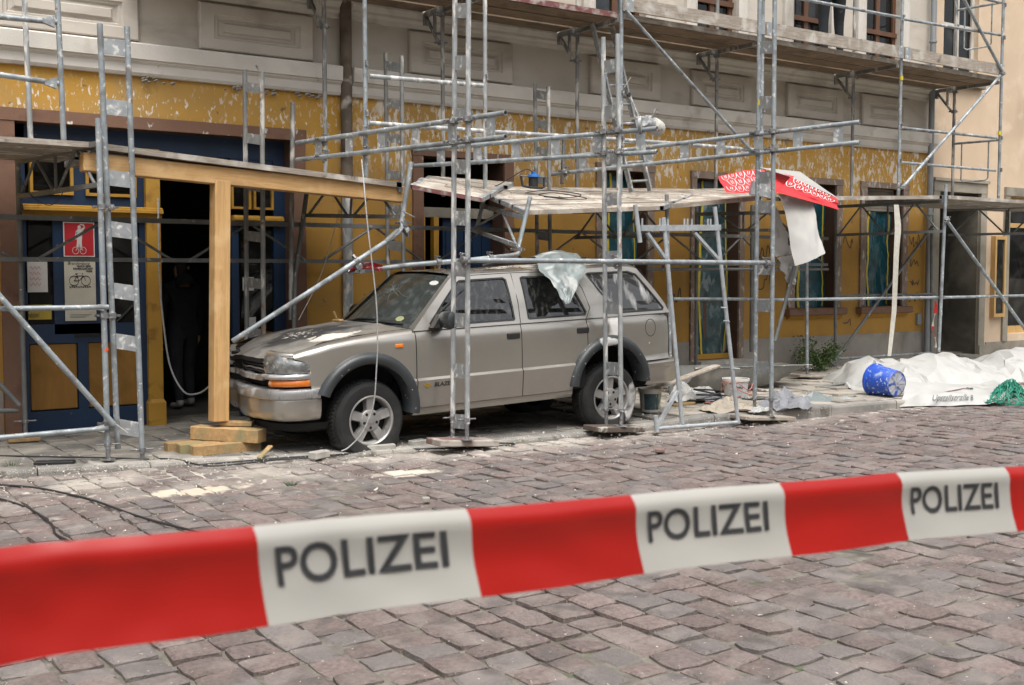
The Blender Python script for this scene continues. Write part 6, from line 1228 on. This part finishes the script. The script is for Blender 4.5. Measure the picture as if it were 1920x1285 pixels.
# loose timber, tubes, strap, tape on the post
tag(wood('loose_board', at(1232,727,9.3), at(1345,686,9.5), .10, .03, M['plank_pale'], None), 'pale board lying across the rim of the metal trough', 'board')
tag(tube('loose_tube', [gz(1530,728,.14), gz(1618,713,.22)], .022, M['steel_dark']), 'short dark tube sticking out from under the white tarpaulin', 'tube')
tag(wood('loose_board', gz(1262,760,.14), gz(1300,756,.14), .08, .03, M['timber_block'], None), 'short brown board behind the leaning frame foot', 'board')
tag(wood('loose_board', gz(14,826,.08), gz(75,822,.08), .10, .04, M['timber_block'], None), 'brown board lying by the left scaffold rail', 'board')
for q, w_, lb in (((1405,728,1440,733), .07, 'short plank lying before the trough behind the right posts'), ((1478,712,1540,716), .09, 'pale plank lying flat right of the trough tip'), ((1300,728,1338,722), .05, 'thin lath sticking out of the white sheeting')):
    tag(wood('loose_board', gz(*q[:2], .17), gz(*q[2:], .17), w_, .025, M['plank_pale'], None), lb, 'board')
tag(wood('wood_splinter', gz(485,860,.03), gz(508,836,.12), .05, .02, M['timber_block'], None), 'wood splinter leaning beside the timber blocks', 'wood piece')
tag(wood('wood_splinter', car.matrix_world @ V(hoodS(.22,.10))+V((0,0,.014)), car.matrix_world @ V(hoodS(.33,.07))+V((0,0,.014)), .05, .025, M['timber_block'], None), 'wood offcut lying on the rear of the bonnet', 'wood piece')
tag(wood('wood_splinter', car.matrix_world @ V(hoodS(.27,.09))+V((0,0,.02)), car.matrix_world @ V(hoodS(.27,.09))+V((-.03,0,.10)), .03, .015, M['timber_block'], None), 'small upright wood chip on the bonnet', 'wood piece')
for q, lb in (((645,843,740,838), 'broken pale kerb fragment in front of the front wheel'), ((585,855,612,850), 'small stone fragment lying left of the front wheel'), ((65,872,140,870), 'dark slotted plate lying on the kerb at far left'), ((772,833,795,829), 'small stone lying right of the front wheel')):
    tag(wood('rubble_piece', gz(*q[:2], .045), gz(*q[2:], .045), .10, .06, M['concrete'] if 'dark' not in lb else M['cable'], None), lb, 'rubble')
st = MB(); st.grid(lambda u, v: at(lerp(interp(v, [(0,1664),(.3,1672),(.7,1676),(.85,1678),(1,1676)]), interp(v, [(0,1671),(.3,1681),(.7,1686),(.85,1690),(1,1685)]), u), lerp(668, 384, v), 9.86+.02*math.sin(v*7)), 1, 30)
tag(st.build('webbing_strap', mat('pale_webbing', (.46,.44,.38), .8, 0, .1, 20), None, True), 'long pale webbing strap hanging from the deck to the white tarpaulin', 'strap')
M['tape_red'] = mat('barrier_tape_red', (.34,.008,.005), .4, 0, .05, 5, .0, 30, trans=.15); M['tape_white'] = mat('barrier_tape_white', (.38,.37,.34), .45, 0, .04, 5, .0, 30, trans=.12)
bt_ = MB()
for i, (y0, y1) in enumerate(((565,588),(588,612),(612,632),(632,652))):
    bt_.mi = i % 2; bt_.grid(lambda u, v: at(1752+3*math.sin((y0+(y1-y0)*v)*.09)+lerp(-3, 3, u)*(.6+.5*math.sin(y0+v*3)), lerp(y0, y1, v), 9.86), 2, 6)
tag(bt_.build('barrier_tape_scrap', [M['tape_red'], M['tape_white']], None, True), 'scrap of red and white tape knotted to the right scaffold leg', 'tape')
# ---------------------------------------------------------------- weeds, petals, grit
M['leaf'] = mat('weed_leaf', (.055,.105,.022), .6, 0, .35, 25, coord='pos', tone=.45, trans=.25); M['stem'] = mat('weed_stem', (.10,.11,.04), .8)
def weed(c_, w_, h, n, label, seed):
    r_ = random.Random(seed); t = thing('weed', label, 'weed', (0,0,0)); mb = MB(); tn = []; sm = MB()
    for i in range(max(4, n//70)):
        a = r_.uniform(0, 6.28); tip = c_+V((math.cos(a)*w_*r_.uniform(.3, 1), math.sin(a)*.18*r_.random(), h*r_.uniform(.35, 1))); sm.tube([c_, c_.lerp(tip, .5)+V((0,0,.06)), tip], [.006,.004,.002], 5)
        for k in range(70):
            q_ = c_.lerp(tip, r_.random()**.7)+V((r_.gauss(0,.05), r_.gauss(0,.05), r_.gauss(0,.045)+.02)); q_.z = max(q_.z, c_.z+.01); d = V((r_.gauss(0,1), r_.gauss(0,1), r_.gauss(0,.6))).normalized(); l = r_.uniform(.018, .045); s_ = d.cross(V((r_.gauss(0,1), r_.gauss(0,1), 1))).normalized()*l*.42
            mb.add([q_, q_+d*l*.5+s_, q_+d*l, q_+d*l*.5-s_], [(0,1,2,3)]); tn.append(r_.random())
    mb.build('foliage', M['leaf'], t, tone=tn); sm.build('stems', M['stem'], t); return t
zz = pave_z(13.5, 11.4); weed(atz(1538,695,zz), .55, .42, 1500, 'bushy green weed growing at the wall foot behind the thin post', 1); weed(atz(1500,692,zz), .22, .55, 350, 'tall thin weed left of the bushy one at the wall', 4); weed(atz(1650,672,zz+.02), .6, .30, 1100, 'low green weed at the wall between two scaffold legs', 2)
rg = random.Random(9); pt = MB(); M['petal'] = mat('red_petal', (.50,.02,.02), .6, 0, .2, 20); M['scrap_green'] = mat('torn_leaf', (.10,.18,.06), .7, 0, .3, 20)
pg = MB()
for i in range(150):
    x_ = rg.choice((rg.gauss(1050,40), rg.gauss(960,30), rg.gauss(1215,18))); y_ = interp(x_, [(900,833),(1060,812),(1250,790)])+rg.gauss(0,3); q_ = gz(x_, y_, .015); d = V((rg.gauss(0,1), rg.gauss(0,1), abs(rg.gauss(0,.7)))).normalized(); l = rg.uniform(.012,.03); s_ = d.cross(V((0,0,1)))*l*.5
    (pt if rg.random() < .45 else pg).add([q_, q_+d*l*.5+s_, q_+d*l, q_+d*l*.5-s_], [(0,1,2,3)])
tag(pt.build('red_petals', M['petal']), 'scattered red petals along the kerb beneath the car', 'petals', kind='stuff'); tag(pg.build('torn_leaves', M['scrap_green']), 'torn green leaves among the petals beneath the car', 'leaves', kind='stuff')
rb_ = MB(); rg = random.Random(10)
for i in range(3000):
    k = rg.random()
    if k < .55: x_ = rg.uniform(-30, 1500); y_ = interp(x_, [(0,888),(430,862),(690,846),(880,833),(1200,803),(1500,785)])+rg.gauss(2,7)
    elif k < .8: x_ = rg.uniform(-30, 1920); y_ = interp(x_, [(0,900),(1900,765)])+abs(rg.gauss(0,45))
    else: x_ = rg.uniform(1200, 1720); y_ = rg.uniform(690, 790)
    q_ = gz(x_, y_, .02)
    if q_.y > kerb_y(q_.x): q_ = gz(x_, y_, pave_z(q_.x, q_.y)+.005)
    s_ = rg.uniform(.003, .011)*(1.9 if rg.random() < .06 else 1); ps = [q_+V((rg.uniform(-1,1), rg.uniform(-1,1), rg.uniform(-.5,.8)))*s_ for _ in range(5)]
    rb_.add(ps, [(0,1,2),(0,2,3),(0,3,1),(1,4,2),(2,4,3),(3,4,1)])
tag(rb_.build('plaster_grit', mat('plaster_grit', (.50,.46,.40), .95, 0, .3, 60)), 'crumbs of plaster strewn along the kerb', None, kind='stuff')
rg = random.Random(12); dl = MB()        # litter on the car roof and the decks
for i in range(320):
    if i < 200: u, v = rg.uniform(.45, .98), abs(rg.gauss(.12, .16)); q_ = car.matrix_world @ V(roofS(u, min(.9, v))); q_.z += .006
    else: x_ = rg.uniform(790, 1400); q_ = at(x_, interp(x_, [(790,346),(985,368),(1100,372),(1400,362)])+rg.uniform(-6, 6), 10.3)
    s_ = rg.uniform(.004, .016); ps = [q_+V((rg.uniform(-1.6,1.6), rg.uniform(-1,1), rg.uniform(-.3,.5)))*s_ for _ in range(4)]; dl.add(ps, [(0,1,2),(0,2,3),(0,3,1),(1,3,2)])
tag(dl.build('roof_litter', mat('litter', (.24,.17,.12), .95, 0, .6, 60)), 'crumbs of wood and plaster on the car roof and decks', None, kind='stuff')
for q, lb in (((1229,835,1246,845), 'orange-brown brick chip on the cobbles behind the car'), ((1185,818,1192,826), 'tiny reddish brick crumb on the cobbles near the board'), ((792,930,806,937), 'flat white plaster chip on the cobbles')):
    p0, p1 = gz(q[0], q[3], .02), gz(q[2], q[3], .02); tag(wood('brick_chip', p0, p1, .05, .035, M['red_board'] if 'white' not in lb else M['concrete'], None), lb, 'rubble')
# weeds at the kerb, far left
rg = random.Random(14)
for cx_, lb in ((22, 'dry grass tuft at the kerb in the lower left corner'), (278, 'small grass tuft beside the second kerb post foot'), (548, 'tiny grass tuft between cobbles in the plaster dust')):
    c_ = gz(cx_, {22:882,278:868,548:911}[cx_], .02); t = thing('grass_tuft', lb, 'grass tuft'); mb = MB(); tn = []
    for i in range(26): a = rg.uniform(0, 6.28); b = c_+V((math.cos(a), math.sin(a)*.6, 0))*rg.uniform(0,.05); e = b+V((math.cos(a)*.05, math.sin(a)*.03, rg.uniform(.03, .10 if cx_ == 22 else .05))); s_ = V((.004,.002,0)); mb.add([b-s_, b+s_, e], [(0,1,2)]); tn.append(rg.random())
    mb.build('blades', M['leaf'], t, tone=tn)
# ---------------------------------------------------------------- police tape in front of the camera
tape = thing('police_tape', 'red and white POLIZEI barrier tape stretched across the street in front', 'barrier tape')
TT = [(-500,1094),(0,1035),(240,1012),(485,990),(885,957),(1195,932),(1475,908),(1695,889),(1920,878),(2500,845)]; HH = [(-500,262),(0,216),(485,188),(885,166),(1205,148),(1480,137),(1700,127),(1920,120),(2500,92)]
def tapeS(s_, v):
    if s_ > 1990: a_, b_ = tapeS0(1990, v), tapeS0(1890, v); return a_+(a_-b_)*((s_-1990)/100)
    if s_ < -40: a_, b_ = tapeS0(-40, v), tapeS0(160, v); return a_+(a_-b_)*((-40-s_)/200)
    return tapeS0(s_, v)
def tapeS0(s_, v):          # s_: photo x along the tape; v: 0 top, 1 bottom
    x_ = s_+lerp(-8, 10, v)*.6; h = interp(s_, HH); d = FPX*.08/h; y_ = interp(s_, TT)+.0; p = CAM+ray(x_, y_)*d
    w_ = .0035*math.sin(s_*.011)+.003*nz(s_*.006, 1.2); n_ = V((0,-1,.0))
    return p+V((.004*v, .012*math.sin(math.pi*v)*.5+w_, -.08*v))+n_*(.0016*nz(s_*.010, v*2.5, 4)+.010*max(0, .12-v)/.12*(-1))
ED = [-500,-300,90-90+0,485,887,1200,1476,1698,1905,2110,2500]
ED = [-2300,-1750,-1180,-620,-60,485,887,1200,1476,1698,1905,2110,2310,2510,2710,2910,3110,3310]
for i, (a, b) in enumerate(zip(ED, ED[1:])):
    red = i % 2 == 0
    o = MB().grid(lambda u, v: tapeS(lerp(a, b, u), v), 40, 12).build('red_band' if red else 'white_band', M['tape_red'] if red else M['tape_white'], tape, True)
    if not red and a > 0 and a < 3000:
        vv, ff = text2d('POLIZEI', 1.0, .016); x0, x1 = min(p[0] for p in vv), max(p[0] for p in vv); h = max(p[1] for p in vv); mb = MB()
        mb.add([tapeS(lerp(a+.075*(b-a), a+.885*(b-a), (p[0]-x0)/(x1-x0)), .615-.405*p[1]/h)+V((0,-.0012,0)) for p in vv], ff); mb.build('lettering', M['ink'], o)
